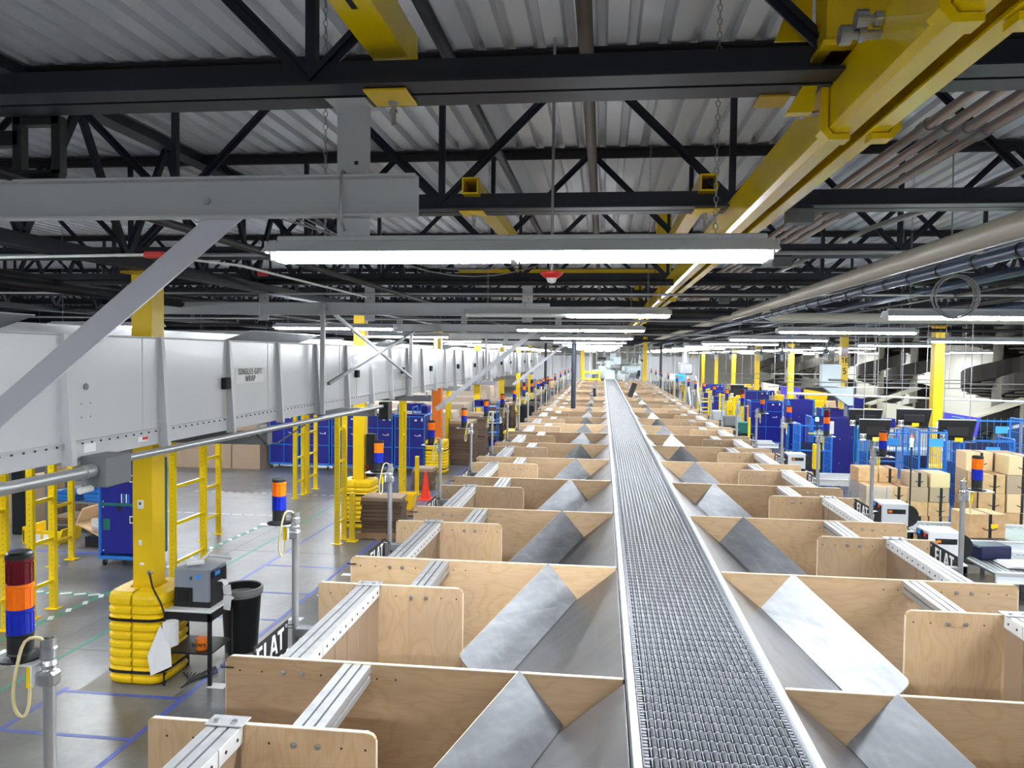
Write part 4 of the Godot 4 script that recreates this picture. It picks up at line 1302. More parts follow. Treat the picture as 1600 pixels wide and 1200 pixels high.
# blue roll cart. dir +z is its front. style: 0 boarded with smile, 1 tall door cart, 2 open shelves, 3 wire cage
func cart(label: String, at: Vector3, w: float, d: float, h: float, style: int, turn := 0.0) -> void:
	var t := thing("roll_cart", label, "roll cart", at, turn, "blue roll carts")
	var b := 0.13
	for sx in [-1, 1]:
		for sz in [-1, 1]: caster(t, V(sx * (w / 2 - 0.08), 0, sz * (d / 2 - 0.08)))
	part(t, "base_tray", bx(0, b + 0.02, 0, w, 0.05, d, 0.008), "cart_frame")
	for sx in [-1, 1]:
		var g := G.new()
		g.tube([V(sx * (w / 2 - 0.02), b, d / 2 - 0.02), V(sx * (w / 2 - 0.02), h - 0.06, d / 2 - 0.02), V(sx * (w / 2 - 0.02), h - 0.02, d / 2 - 0.06), V(sx * (w / 2 - 0.02), h - 0.02, -d / 2 + 0.06), V(sx * (w / 2 - 0.02), h - 0.06, -d / 2 + 0.02), V(sx * (w / 2 - 0.02), b, -d / 2 + 0.02)], 0.022, 8)
		part(t, "end_frame", g.mesh(), "cart_frame")
	if style <= 1 or style == 4:
		for sx in [-1, 1]: part(t, "side_panel", bx(sx * (w / 2 - 0.02), (h + b) / 2, 0, 0.012, h - b - 0.1, d - 0.1), "cart_blue")
		part(t, "back_panel", bx(0, (h + b) / 2, -d / 2 + 0.02, w - 0.06, h - b - 0.06, 0.012), "cart_blue")
	if style == 0:
		var rows := [0.38, 0.38, 0.24]
		var y := b + 0.05
		for r in 3:
			var ph: float = (h - b - 0.1) * rows[r]
			for sx in [-1, 1]: part(t, "front_panel", bx(sx * w * 0.245, y + ph / 2, d / 2 - 0.02, w * 0.46, ph - 0.03, 0.012, 0.003), "cart_blue")
			y += ph
			part(t, "cross_bar", bx(0, y - 0.005, d / 2 - 0.012, w - 0.03, 0.03, 0.03, 0.006), "cart_frame")
		part(t, "middle_bar", bx(0, (h + b) / 2, d / 2 - 0.012, 0.02, h - b - 0.08, 0.02), "cart_frame")
		var sm := []
		for k in 9:
			var a := lerpf(-0.62, 0.62, k / 8.0)
			sm.append(V(w * 0.26 + sin(a) * 0.17, b + h * 0.60 - cos(a) * 0.17 + 0.1, d / 2 - 0.012))
		var g := G.new().tube(sm, 0.012, 5)
		g.tube([sm[8] + V(-0.055, 0.015, 0), sm[8] + V(0.0, 0.012, 0), sm[8] + V(0.0, -0.05, 0)], 0.009, 5)
		part(t, "smile_mark", g.mesh(), "white")
		part(t, "label", bx(w * 0.2, h - 0.17, d / 2 - 0.012, 0.08, 0.05, 0.003), "paper")
		part(t, "label", bx(w * 0.4, h - 0.15, d / 2 - 0.012, 0.05, 0.10, 0.003), "paper")
	elif style == 1:
		for q in [[0.31, 0.5], [0.75, 0.38]]:
			var y: float = b + (h - b) * q[0]
			var ph: float = (h - b) * q[1]
			var dr := part(t, "door", bx(0, y, d / 2 - 0.012, w - 0.1, ph, 0.016, 0.004), "cart_blue")
			for sx in [-1, 1]:
				part(dr, "door_edge", bx(sx * (w / 2 - 0.055), y, d / 2 - 0.008, 0.014, ph, 0.022, 0.004), "cart_frame")
				for sy in [-1, 1]: part(dr, "rivet", G.new().cyl(V(sx * (w / 2 - 0.1), y + sy * (ph / 2 - 0.05), d / 2 - 0.004), V(sx * (w / 2 - 0.1), y + sy * (ph / 2 - 0.05), d / 2 + 0.002), 0.012, -1, 8).mesh(), "white")
			part(dr, "latch_plate", bx(w * 0.27, y + ph * 0.2, d / 2 - 0.003, 0.13, 0.13, 0.006, 0.002), "paper")
			part(dr, "latch_hole", bx(w * 0.27, y + ph * 0.2, d / 2 + 0.001, 0.09, 0.09, 0.004), "black")
		part(t, "green_card", bx(-w * 0.31, b + 0.62, d / 2 - 0.002, 0.13, 0.2, 0.003), "teal")
		part(t, "black_card", bx(-w * 0.03, b + 0.95, d / 2 - 0.002, 0.08, 0.16, 0.003), "black")
		part(t, "middle_bar", bx(0, b + (h - b) * 0.56, d / 2 - 0.008, w - 0.06, 0.05, 0.02), "teal")
		for k in 4: part(t, "label_strip", bx(0.02 + 0.045 * k, h * 0.58 + 0.13, d / 2 - 0.003, 0.02, 0.16, 0.003), "paper" if k % 2 == 0 else "cart_frame")
		part(t, "green_side", bx(w / 2 + 0.02, (h + b) / 2, 0.02, 0.02, h - b, d - 0.06), "teal")
		for k in 3: part(t, "side_strip", bx(w / 2 + 0.033, b + 0.5 + k * 0.55, d / 2 - 0.12, 0.008, 0.4, 0.06), "cart_frame")
	elif style == 4:
		part(t, "front_panel", bx(0.03, (h + b) / 2, d / 2 - 0.012, w - 0.16, h - b - 0.05, 0.014, 0.004), "cart_blue")
		for q in 8: part(t, "rivet", G.new().cyl(V(-w / 2 + 0.16 + 0.27 * w * (q % 4), b + 0.25 + 0.45 * h * floori(q / 4.0) + 0.06 * (q % 3), d / 2 - 0.006), V(-w / 2 + 0.16 + 0.27 * w * (q % 4), b + 0.25 + 0.45 * h * floori(q / 4.0) + 0.06 * (q % 3), d / 2 + 0.001), 0.012, -1, 8).mesh(), "white")
		for q in 2: part(t, "louver_panel", bx(-w / 2 + 0.02, b + (h - b) * (0.27 + 0.48 * q), d / 2 + 0.01, 0.12, (h - b) * 0.42, 0.03, 0.02), "cart_frame")
		for q in 10: part(t, "louver", bx(-w / 2 + 0.02, b + (h - b) * (0.10 + 0.038 * q + 0.10 * float(q > 4) * 3.0), d / 2 + 0.027, 0.08, 0.03, 0.006), "cart_dark")
		part(t, "green_side", bx(w / 2 + 0.02, (h + b) / 2, 0.02, 0.02, h - b, d - 0.06), "teal")
	elif style == 2:
		for k in 4:
			var y := b + 0.08 + k * (h - b - 0.1) / 3.4
			part(t, "shelf", bx(0, y, 0, w - 0.05, 0.03, d - 0.04, 0.004), "cart_frame")
			for q in 3:
				if rng.randf() < 0.8: part(t, "tote", bx((q - 1) * w * 0.3, y + 0.14, 0, w * 0.27, 0.24, d - 0.16, 0.02), ["cart_blue", "black", "cart_dark", "cart_blue"][k])
	else:
		for sx in [-1, 1]:
			for k in 9: part(t, "wire", _keep("wv%.2f%.2f" % [h, 0], func(): return G.new().cyl(V(0, b, 0), V(0, h - 0.04, 0), 0.006, -1, 5).mesh()), "cart_frame", V(sx * (w / 2 - 0.02), 0, -d / 2 + 0.08 + k * (d - 0.16) / 8))
			for k in 8: part(t, "wire", G.new().cyl(V(sx * (w / 2 - 0.02), b + 0.12 + k * (h - b - 0.2) / 7, -d / 2), V(sx * (w / 2 - 0.02), b + 0.12 + k * (h - b - 0.2) / 7, d / 2), 0.006, -1, 5).mesh(), "cart_frame")
		for k in 9: part(t, "wire", _keep("wv%.2f%.2f" % [h, 0], func(): return null), "cart_frame", V(-w / 2 + 0.08 + k * (w - 0.16) / 8, 0, -d / 2 + 0.02))
		for y in [h * 0.3, h * 0.62, h - 0.06]: part(t, "cross_bar", bx(0, y, d / 2 - 0.02, w - 0.04, 0.04, 0.03, 0.006), "cart_frame")
		part(t, "back_panel", bx(0, h * 0.45, -d / 2 + 0.04, w - 0.1, h * 0.5, 0.01), "cart_dark")
		part(t, "label_card", bx(0.1 * w, h - 0.28, d / 2 - 0.002, 0.3, 0.18, 0.004), "sky_blue")

func pallet(label: String, at: Vector3, w: float, d: float, turn := 0.0) -> void:
	var t := thing("wooden_pallet", label, "pallet", at, turn, "wooden pallets")
	for k in 6: part(t, "deck_board", bx(-w / 2 + (k + 0.5) * w / 6, 0.125, 0, w / 6 - 0.03, 0.02, d, 0.002), "wood_pallet")
	for s in [-1, 0, 1]: part(t, "runner", bx(0, 0.065, s * (d / 2 - 0.05), w, 0.1, 0.07, 0.002), "wood_pallet")
	for k in 3: part(t, "bottom_board", bx(-w / 2 + 0.06 + k * (w - 0.12) / 2, 0.008, 0, 0.1, 0.015, d), "wood_pallet")

func carton(label: String, at: Vector3, s: Vector3, turn := 0.0, tape := true, m := "cardboard", group := "") -> Node3D:
	var t := thing("carton", label, "cardboard box", at, turn, group)
	part(t, "box_body", bx(0, s.y / 2, 0, s.x, s.y, s.z, 0.004), m)
	part(t, "top_seam", bx(0, s.y + 0.0005, 0, s.x - 0.01, 0.002, 0.006), "cardboard_dark")
	if tape:
		part(t, "tape", bx(s.x * 0.08, s.y / 2, s.z / 2 + 0.001, 0.055, s.y * 0.98, 0.002), "black_matte")
		part(t, "tape", bx(s.x * 0.08, s.y + 0.001, 0, 0.055, 0.002, s.z), "cardboard_dark")
		var sm := []
		for k in 7:
			var a := lerpf(-0.6, 0.6, k / 6.0)
			sm.append(V(s.x * 0.08 + sin(a) * s.x * 0.36, s.y * 0.42 - (cos(a) - 0.825) * s.x * 0.36, s.z / 2 + 0.001))
		part(t, "smile_mark", G.new().tube(sm, 0.008, 4).mesh(), "black_matte")
	return t

func flat_stack(label: String, at: Vector3, w: float, d: float, h: float, n: int, m: String, turn := 0.0) -> void:   # bundles of flattened cartons
	var t := thing("flat_carton_stack", label, "carton stack", at, turn, "stacks of flattened cartons")
	var y := 0.0
	for k in n:
		var hh := h / n
		var dx := rng.randf_range(-0.025, 0.025)
		var dz := rng.randf_range(-0.025, 0.025)
		part(t, "carton_bundle", bx(dx, y + hh / 2, dz, w + rng.randf_range(-0.05, 0.02), hh - 0.006, d + rng.randf_range(-0.05, 0.02), 0.004), m if k < n - 1 else "cardboard_grey" if m == "cardboard_dark" else m)
		y += hh

func label_printer(label: String, at: Vector3, turn: float, pale := false) -> void:   # +z is the side with the paper slot
	var t := thing("label_printer", label, "printer", at, turn, "label printers")
	part(t, "housing", bx(0, 0.235, 0, 0.40, 0.43, 0.44, 0.014), "printer_light" if pale else "printer_grey")
	part(t, "base", bx(0, 0.035, 0.0, 0.41, 0.07, 0.45, 0.008), "black")
	part(t, "front_face", bx(0, 0.22, 0.222, 0.37, 0.37, 0.012, 0.006), "black")
	part(t, "control_panel", bx(-0.08, 0.38, 0.236, 0.18, 0.09, 0.03, 0.008), "cart_dark")
	part(t, "display", bx(-0.08, 0.385, 0.252, 0.11, 0.045, 0.004), "sky_blue")
	part(t, "cover", bx(-0.205, 0.13, -0.1, 0.02, 0.2, 0.22, 0.008), "black")
	part(t, "cover_inset", bx(-0.217, 0.13, -0.1, 0.006, 0.13, 0.14, 0.002), "belt_dark")
	part(t, "badge", bx(-0.203, 0.36, 0.08, 0.004, 0.06, 0.05, 0.001), "sky_blue")
	part(t, "badge", bx(-0.203, 0.34, -0.01, 0.004, 0.04, 0.03, 0.001), "teal")
	if pale:
		for sx in [-1, 1]:
			part(t, "side_window", bx(sx * 0.201, 0.31, -0.02, 0.005, 0.08, 0.30, 0.001), "black")
			part(t, "window_mark", bx(sx * 0.204, 0.31, -0.08 + 0.16 * float(sx > 0), 0.003, 0.04, 0.06), "orange_wrap" if sx > 0 else "paper")
		part(t, "rear_cover", G.new().cyl(V(-0.19, 0.24, -0.2), V(0.19, 0.24, -0.2), 0.19, -1, 18).mesh(), "black")
		part(t, "red_button", bx(0.12, 0.38, 0.24, 0.05, 0.05, 0.02, 0.004), "red")
	var g := G.new()
	var pts := [V(0, 0.27, 0.23), V(0, 0.27, 0.29), V(0, 0.22, 0.32), V(0, 0.1, 0.335), V(0, -0.08, 0.315)]
	for i in 4: g.bar(pts[i], pts[i + 1], 0.1, 0.002)
	part(t, "label_strip", g.mesh(), "paper")

func work_table(label: String, at: Vector3, w: float, d: float, h: float) -> void:
	var t := thing("work_table", label, "table", at, 0, "small black printer tables")
	part(t, "table_top", bx(0, h - 0.012, 0, w, 0.024, d, 0.004), "white")
	part(t, "apron", bx(0, h - 0.075, 0, w - 0.02, 0.10, d - 0.02), "black")
	for sx in [-1, 1]:
		for sz in [-1, 1]: part(t, "leg", bx(sx * (w / 2 - 0.03), (h - 0.03) / 2, sz * (d / 2 - 0.03), 0.04, h - 0.03, 0.04, 0.003), "black")
	part(t, "lower_shelf", bx(0, h * 0.42, 0, w - 0.04, 0.02, d - 0.04), "black")

func bollard(label: String, at: Vector3, h: float) -> void:
	var t := thing("bollard", label, "bollard", at, 0, "yellow floor posts")
	part(t, "post", bx(0, h / 2, 0, 0.1, h, 0.1, 0.008), "yellow")
	part(t, "base_plate", bx(0, 0.008, 0, 0.22, 0.016, 0.2, 0.003), "yellow")

func left_floor() -> void:
	for q in [[-8.03, -9.0, -9.47, "first"], [-8.03, -9.95, -10.39, "second"], [-6.8, -11.5, -12.45, "third"], [-7.97, -14.55, -15.2, "fourth"], [-7.97, -19.25, -19.8, "fifth"], [-7.97, -20.1, -20.7, "sixth"]]:
		guard_frame(q[0], q[1], q[2], "yellow ladder frame under the white conveyor's far side, %s from the camera" % q[3])
	for q in [[-5.24, -14.78, -15.2, "beside the bollard and cardboard stack"], [-5.3, -19.9, -20.25, "beside the orange traffic cone"], [-5.3, -26.0, -26.4, "beyond the orange wrapped column"]]:
		guard_frame(q[0], q[1], q[2], "yellow ladder frame under the white conveyor %s" % q[3])
	guard_frame(-9.6, -12.4, -12.9, "yellow ladder frame standing before the grey shelf rack")
	# printer station by the first column
	work_table("small black table by the first yellow column, white top with a label printer", V(-4.70, 0, -8.47), 0.62, 0.56, 0.87)
	label_printer("grey label printer with a paper strip on the table by the first column", V(-4.68, 0.872, -8.5), PI / 2)
	var tg := thing("tape_gun", "white label tool lying on top of the grey label printer", "tool", V(-4.72, 1.325, -8.45), 0.5)
	part(tg, "body", bx(0, 0.03, 0, 0.2, 0.055, 0.1, 0.015), "white")
	part(tg, "handle", G.new().tube([V(0.06, 0.05, 0), V(0.13, 0.10, 0), V(0.18, 0.16, 0)], 0.02, 8).mesh(), "white")
	part(tg, "glove", G.new().tube([V(0.1, 0.08, -0.05), V(0.2, 0.075, -0.06), V(0.32, 0.05, -0.07), V(0.4, 0.03, -0.07)], 0.018, 6).mesh(), "printer_light")
	var pr := thing("paper_roll", "white paper roll hung under the printer table, its sheet trailing", "paper roll", V(-4.80, 0.42, -8.06))
	part(pr, "roll", G.new().cyl(V(0, 0.1, 0), V(0, 0.36, 0), 0.085, -1, 20).mesh(), "paper")
	var sh := G.new()
	slab(sh, [V(-0.09, 0.34, 0.06), V(-0.22, 0.0, 0.1), V(-0.17, -0.22, 0.12), V(0.08, -0.1, 0.12), V(0.05, 0.1, 0.09)], 0.004)
	part(pr, "sheet", sh.mesh(), "paper")
	var tr := solo("tape_roll", "orange tape roll on the shelf under the printer table", "tape roll", G.new().cyl(V(0, 0, 0), V(0, 0.13, 0), 0.07, -1, 20).mesh(), "orange_wrap", V(-4.58, 0.378, -8.34))
	text(tr, "lettering", "DON'T", 0.055, "black", Transform3D(Basis(), V(0, 0.065, 0.071)))
	var tc := thing("trash_can", "round black trash can with a grey liner beside the printer table", "trash can", V(-4.58, 0, -9.32))
	part(tc, "can", G.new().lathe(Vector3.ZERO, [Vector2(0, 0.0), Vector2(0.2, 0.0), Vector2(0.25, 0.78), Vector2(0.262, 0.79), Vector2(0.262, 0.81), Vector2(0.24, 0.81), Vector2(0.2, 0.1), Vector2(0, 0.1)], 28).mesh(), "black")
	part(tc, "liner", G.new().lathe(Vector3.ZERO, [Vector2(0.262, 0.72), Vector2(0.272, 0.76), Vector2(0.27, 0.82), Vector2(0.25, 0.825), Vector2(0.232, 0.7), Vector2(0.2, 0.3)], 28).mesh(), "cable_grey")
	var cg := G.new()
	for k in 5: cg.tube([V(-4.9 + 0.05 * k, 0.012, -8.5), V(-4.7, 0.012, -8.3 + 0.05 * k), V(-4.5 - 0.05 * k, 0.012, -8.55 + 0.03 * k), V(-4.62, 0.012, -8.72)], 0.009, 5)
	solo("cable_heap", "tangle of black cables on the floor under the printer table", "cables", cg.mesh(), "black")
	# far aisle
	cart("tall dark blue door cart with white latches behind the first yellow column", V(-8.42, 0, -12.95), 0.86, 0.75, 1.88, 1)
	var rk := thing("shelf_rack", "grey steel shelf rack with folded cartons in the far aisle", "shelf rack", V(-10.85, 0, -15.1))
	for sx in [-1, 1]:
		for sz in [-1, 1]: part(rk, "upright", bx(sx * 0.72, 1.1, sz * 0.3, 0.05, 2.2, 0.05, 0.003), "grey_dark")
	for k in 5: part(rk, "shelf", bx(0, 0.15 + k * 0.48, 0, 1.46, 0.03, 0.62, 0.004), "grey_dark")
	for k in 5:
		for q in 2: flat_stack("folded cartons on the grey rack, %s shelf from below, %s end" % [ORD[k], ["first", "second"][q]], V(-11.2 + 0.68 * q, 0.17 + k * 0.48, -15.1), 0.5, 0.5, 0.16 + 0.05 * ((k + q) % 3), 3, ["cardboard_dark", "cart_frame", "cardboard_grey", "cardboard", "cardboard_dark"][k])
	var yb := thing("plastic_bin", "yellow plastic tray bin on the floor by the shelf rack", "bin", V(-10.9, 0, -14.1))
	part(yb, "shell", G.new().prism(PackedVector2Array([Vector2(-0.42, 0), Vector2(0.36, 0), Vector2(0.44, 0.3), Vector2(0.40, 0.3), Vector2(0.33, 0.03), Vector2(-0.38, 0.03), Vector2(-0.38, 0.33), Vector2(-0.42, 0.33)]), -0.3, 0.3).mesh(), "yellow_plastic")
	part(yb, "end_board", bx(-0.02, 0.15, 0.29, 0.78, 0.24, 0.02, 0.003), "yellow_plastic")
	for s in [-1, 1]: part(yb, "label", bx(s * 0.17, 0.13, 0.302, 0.28, 0.13, 0.004), "paper")
	var bg := thing("bag_pile", "tilted carton heaped with white plastic mailer bags by the blue cart", "carton", V(-9.75, 0.0, -14.0))
	var bgx := G.new()
	bgx.xf = Transform3D(Basis(V(0, 0, 1), -0.45), V(0.0, 0.3, 0))
	bgx.box(V(0, 0, 0), V(0.8, 0.03, 0.6)).box(V(-0.39, 0.16, 0), V(0.02, 0.32, 0.6)).box(V(0, 0.12, -0.3), V(0.8, 0.24, 0.02))
	part(bg, "carton", bgx.mesh(), "cardboard_pale")
	part(bg, "support", bx(0.05, 0.1, 0, 0.5, 0.2, 0.5), "black")
	for k in 14:
		var g := G.new()
		g.xf = Transform3D(Basis.from_euler(V(rng.randf() * 3, rng.randf() * 3, rng.randf() * 3)), V(-0.15 + rng.randf() * 0.5, 0.42 + rng.randf() * 0.22 - 0.1, -0.15 + rng.randf() * 0.4))
		g.lathe(Vector3.ZERO, [Vector2(0, -0.04), Vector2(0.09, -0.02), Vector2(0.11, 0.0), Vector2(0.08, 0.02), Vector2(0, 0.035)], 8)
		part(bg, "mailer_bag", g.mesh(), "bag")
	for k in 3: carton("large brown carton in the far aisle before the rack, %s from the wall" % ORD[k], V(-12.9 + k * 0.6, 0, -15.6 - 0.3 * k), V(0.55, 0.7 + 0.35 * (k % 2), 0.6), 0, false, "cardboard_grey", "far aisle cartons")
	var bk := solo("black_post", "black upright post at the far aisle edge beside the yellow bin", "post", bx(0, 0.8, 0, 0.3, 1.6, 0.3, 0.02), "black", V(-11.95, 0, -14.6))
	# behind: gaylords and carts
	for k in 4: carton("tall plain cardboard gaylord before the blue carts, %s from the wall side" % ORD[k], V(-14.5 + k * 0.99, 0, -24.3), V(0.96, 1.55, 1.0), 0, false, "cardboard_grey", "gaylords")
	for k in 5: cart("blue boarded cart in the row behind the yellow frames, %s from the gaylords" % ORD[k], V(-10.42 + k * 1.06, 0, -24.6), 1.02, 0.75, 1.85, 0)
	cart("blue shelf cart with black totes beside the orange wrapped column", V(-5.95, 0, -25.6), 0.8, 0.7, 2.05, 2)
	cart("blue shelf cart with black totes farther behind the orange column", V(-4.6, 0, -30.3), 1.0, 0.7, 2.0, 2)
	cart("blue shelf cart standing behind the second column", V(-6.9, 0, -27.4), 0.9, 0.7, 2.0, 2)
	# second column
	bollard("yellow floor post before the cardboard stack at the second column", V(-5.02, 0, -15.05), 1.0)
	bollard("yellow floor post beside the orange traffic cone", V(-4.98, 0, -20.4), 1.05)
	pallet("wooden pallet under the folded carton stack by the second column", V(-4.52, 0, -15.6), 0.95, 0.75)
	flat_stack("dark stack of folded cartons on a pallet by the second column", V(-4.52, 0.137, -15.62), 0.84, 0.62, 0.72, 9, "cardboard_dark", 0.06)
	pallet("wooden pallet under the yellow bin by the traffic cone", V(-4.55, 0, -17.9), 0.8, 0.6)
	var y2 := thing("plastic_bin", "yellow tapered plastic bin on a pallet before the traffic cone", "bin", V(-4.6, 0.137, -17.9))
	part(y2, "shell", G.new().prism(PackedVector2Array([Vector2(-0.13, 0), Vector2(0.13, 0), Vector2(0.21, 0.36), Vector2(0.19, 0.36), Vector2(0.115, 0.02), Vector2(-0.115, 0.02), Vector2(-0.19, 0.36), Vector2(-0.21, 0.36)]), -0.2, 0.2).mesh(), "yellow_plastic")
	for s in [-1, 1]:
		var e := G.new().prism(PackedVector2Array([Vector2(-0.13, 0), Vector2(0.13, 0), Vector2(0.21, 0.36), Vector2(-0.21, 0.36)]), s * 0.19, s * 0.19 + 0.012)
		part(y2, "end_wall", e.mesh(), "yellow_plastic")
	var cn := thing("traffic_cone", "orange red traffic cone beside the sorter's edge", "traffic cone", V(-4.58, 0, -19.72))
	part(cn, "cone", G.new().lathe(Vector3.ZERO, [Vector2(0.13, 0.03), Vector2(0.025, 0.74), Vector2(0.0, 0.745)], 20).mesh(), "cone_red")
	part(cn, "base", bx(0, 0.016, 0, 0.36, 0.032, 0.36, 0.008), "cone_red")
	flat_stack("low stack of folded cartons behind the traffic cone", V(-5.0, 0.0, -21.3), 0.6, 0.6, 0.62, 6, "cardboard_dark")
	var pn := thing("control_panel", "black control panel with a red stop button on the second column", "control panel", V(-5.02, 1.15, -16.35))
	part(pn, "panel", bx(0, 0.45, 0, 0.2, 0.95, 0.2, 0.02), "black")
	part(pn, "stop_button", G.new().cyl(V(-0.05, 0.2, 0.1), V(-0.05, 0.2, 0.13), 0.05, -1, 14).mesh(), "dark_red")
	# far printers and stacks along the aisle
	work_table("black printer table beside the fourth column guard", V(-4.55, 0, -31.9), 0.75, 0.7, 1.0)
	label_printer("grey label printer on the black table by the fourth column", V(-4.55, 1.002, -31.9), PI / 2)
	for k in 5:
		flat_stack("tall dark stack of flattened cartons along the aisle, %s from the orange column" % ORD[k], V(-4.78 + 0.1 * (k % 2), 0, [-26.4, -28.3, -34.3, -36.4, -38.3][k]), 0.85, 0.9, 1.55 + 0.12 * (k % 3), 14, "cardboard_dark")
	for k in 6:
		for q in 2:
			flat_stack("wide pale stack of carton sheets under the conveyor, row %s, %s pile" % [ORD[k], ["nearer", "farther"][q]] if false else "wide pale carton sheets beyond the blue carts, %s row, %s pile" % [ORD[k], ["inner", "outer"][q]], V(-7.1 - 2.6 * q, 0, -31.0 - 2.6 * k), 2.3, 1.6, 1.5 + 0.16 * k, 7, "cardboard_pink")
	for k in 9:
		var z := -33.0 - 2.1 * k
		var t := thing("roll_cage", "dark wire roll cage along the sorter's far left edge, %s from the camera" % ORD[k], "roll cage", V(-3.2 + 0.05 * (k % 2), 0, z), 0, "dark roll cages")
		part(t, "sack", bx(0, 0.95, 0, 0.62, 1.5, 0.72, 0.08), "cardboard_dark" if k % 2 else "black_matte")
		part(t, "frame", G.new().tube([V(-0.36, 0, 0.4), V(-0.36, 2.0, 0.4), V(0.36, 2.0, 0.4), V(0.36, 0, 0.4)], 0.018, 6).tube([V(-0.36, 0, -0.4), V(-0.36, 2.0, -0.4), V(0.36, 2.0, -0.4), V(0.36, 0, -0.4)], 0.018, 6).mesh(), "galv")
		part(t, "tray", bx(0, 0.14, 0, 0.74, 0.05, 0.82), "grey_dark")
		if k > 3: part(t, "tote", bx(0, 2.15, 0, 0.6, 0.34, 0.5, 0.03), ["yellow_plastic", "cart_blue", "orange_wrap"][k % 3])
	var yl := thing("low_cart", "low yellow platform cart beside the far sorter edge", "platform cart", V(-3.3, 0, -29.8))
	part(yl, "platform", bx(0, 0.85, 0, 0.9, 0.08, 1.4, 0.01), "yellow_plastic")
	for sx in [-1, 1]:
		for sz in [-1, 1]: part(yl, "leg", bx(sx * 0.4, 0.41, sz * 0.6, 0.05, 0.82, 0.05), "yellow_dark")

func roller_lane(label: String, x0: float, x1: float, z0: float, z1: float, y: float) -> void:
	var t := thing("roller_lane", label, "roller conveyor", V(x0, 0, (z0 + z1) / 2), 0, "roller conveyors of the packing lanes")
	var w := x1 - x0
	var d := z0 - z1
	for s in [-1, 1]:
		var g := G.new().box(V(w / 2, y - 0.02, s * d / 2), V(w, 0.14, 0.03), 0.004).box(V(w / 2, y + 0.05, s * (d / 2 + 0.015)), V(w, 0.012, 0.06)).box(V(w / 2, y - 0.09, s * (d / 2 + 0.015)), V(w, 0.012, 0.06))
		part(t, "side_rail", g.mesh(), "rail_white")
	var rm := G.new().cyl(V(0, 0, -d / 2 + 0.02), V(0, 0, d / 2 - 0.02), 0.027, -1, 10).mesh()
	for k in int(w / 0.078): part(t, "roller", rm, "galv", V(0.05 + k * 0.078, y, 0))
	for k in 4:
		for s in [-1, 1]: part(t, "leg", bx(0.15 + k * (w - 0.3) / 3, (y - 0.08) / 2, s * (d / 2 - 0.02), 0.06, y - 0.08, 0.05), "grey_dark")

func monitor(label: String, at: Vector3, w: float, h: float, rod_top: float) -> void:
	var t := thing("hanging_monitor", label, "monitor", at, 0, "black monitors hung over the packing lanes")
	var g := G.new()
	g.xf = Transform3D(Basis(Vector3.RIGHT, 0.2), Vector3.ZERO)
	g.prism(PackedVector2Array([Vector2(-w / 2 + 0.03, -h / 2), Vector2(w / 2 - 0.05, -h / 2), Vector2(w / 2, h / 2), Vector2(-w / 2, h / 2)]), -0.03, 0.03)
	part(t, "case", g.mesh(), "black_matte")
	var g2 := G.new()
	g2.xf = g.xf
	g2.box(V(0, -0.02, 0.045), V(w * 0.6, h * 0.45, 0.03), 0.008)
	part(t, "rear_cover", g2.mesh(), "rubber")
	part(t, "top_edge", bx(0, h / 2 + 0.005, 0.045, w, 0.022, 0.03), "white")
	part(t, "number_card", bx(-w * 0.38, -h * 0.36, 0.06, 0.13, 0.15, 0.006), "paper")
	text(t, "number", "84", 0.13, "black", Transform3D(Basis(), V(-w * 0.38, -h * 0.36, 0.065)))
	part(t, "yellow_card", bx(0.03, -h * 0.45, 0.07, 0.17, 0.09, 0.006), "yellow")
	for s in [-1, 1]: part(t, "hanging_rod", G.new().cyl(V(s * w * 0.35, h / 2, 0), V(s * w * 0.35, rod_top - at.y, 0), 0.008, -1, 6).mesh(), "galv")

func box_pile(name_: String, at: Vector3, cols: int, rows: int, deep: int, s: Vector3, seed_: int, skip: int) -> void:
	rng.seed = seed_
	for r in rows:
		for c in cols:
			for d in deep:
				if r == rows - 1 and (c + d * 2) % 4 < skip: continue
				var q := V(s.x * rng.randf_range(0.88, 0.99), s.y - 0.004, s.z * rng.randf_range(0.9, 0.99))
				carton("brown carton %s, %s layer from below, %s along, %s deep" % [name_, ORD[r], ORD[c], ["front", "second"][d]], at + V((c - (cols - 1) / 2.0) * s.x, 0.137 + r * s.y, -(d - (deep - 1) / 2.0) * s.z), q, rng.randf_range(-0.05, 0.05), rng.randf() < 0.6, ["cardboard", "cardboard", "cardboard_grey", "cardboard_pale"][rng.randi() % 4], "cartons " + name_)

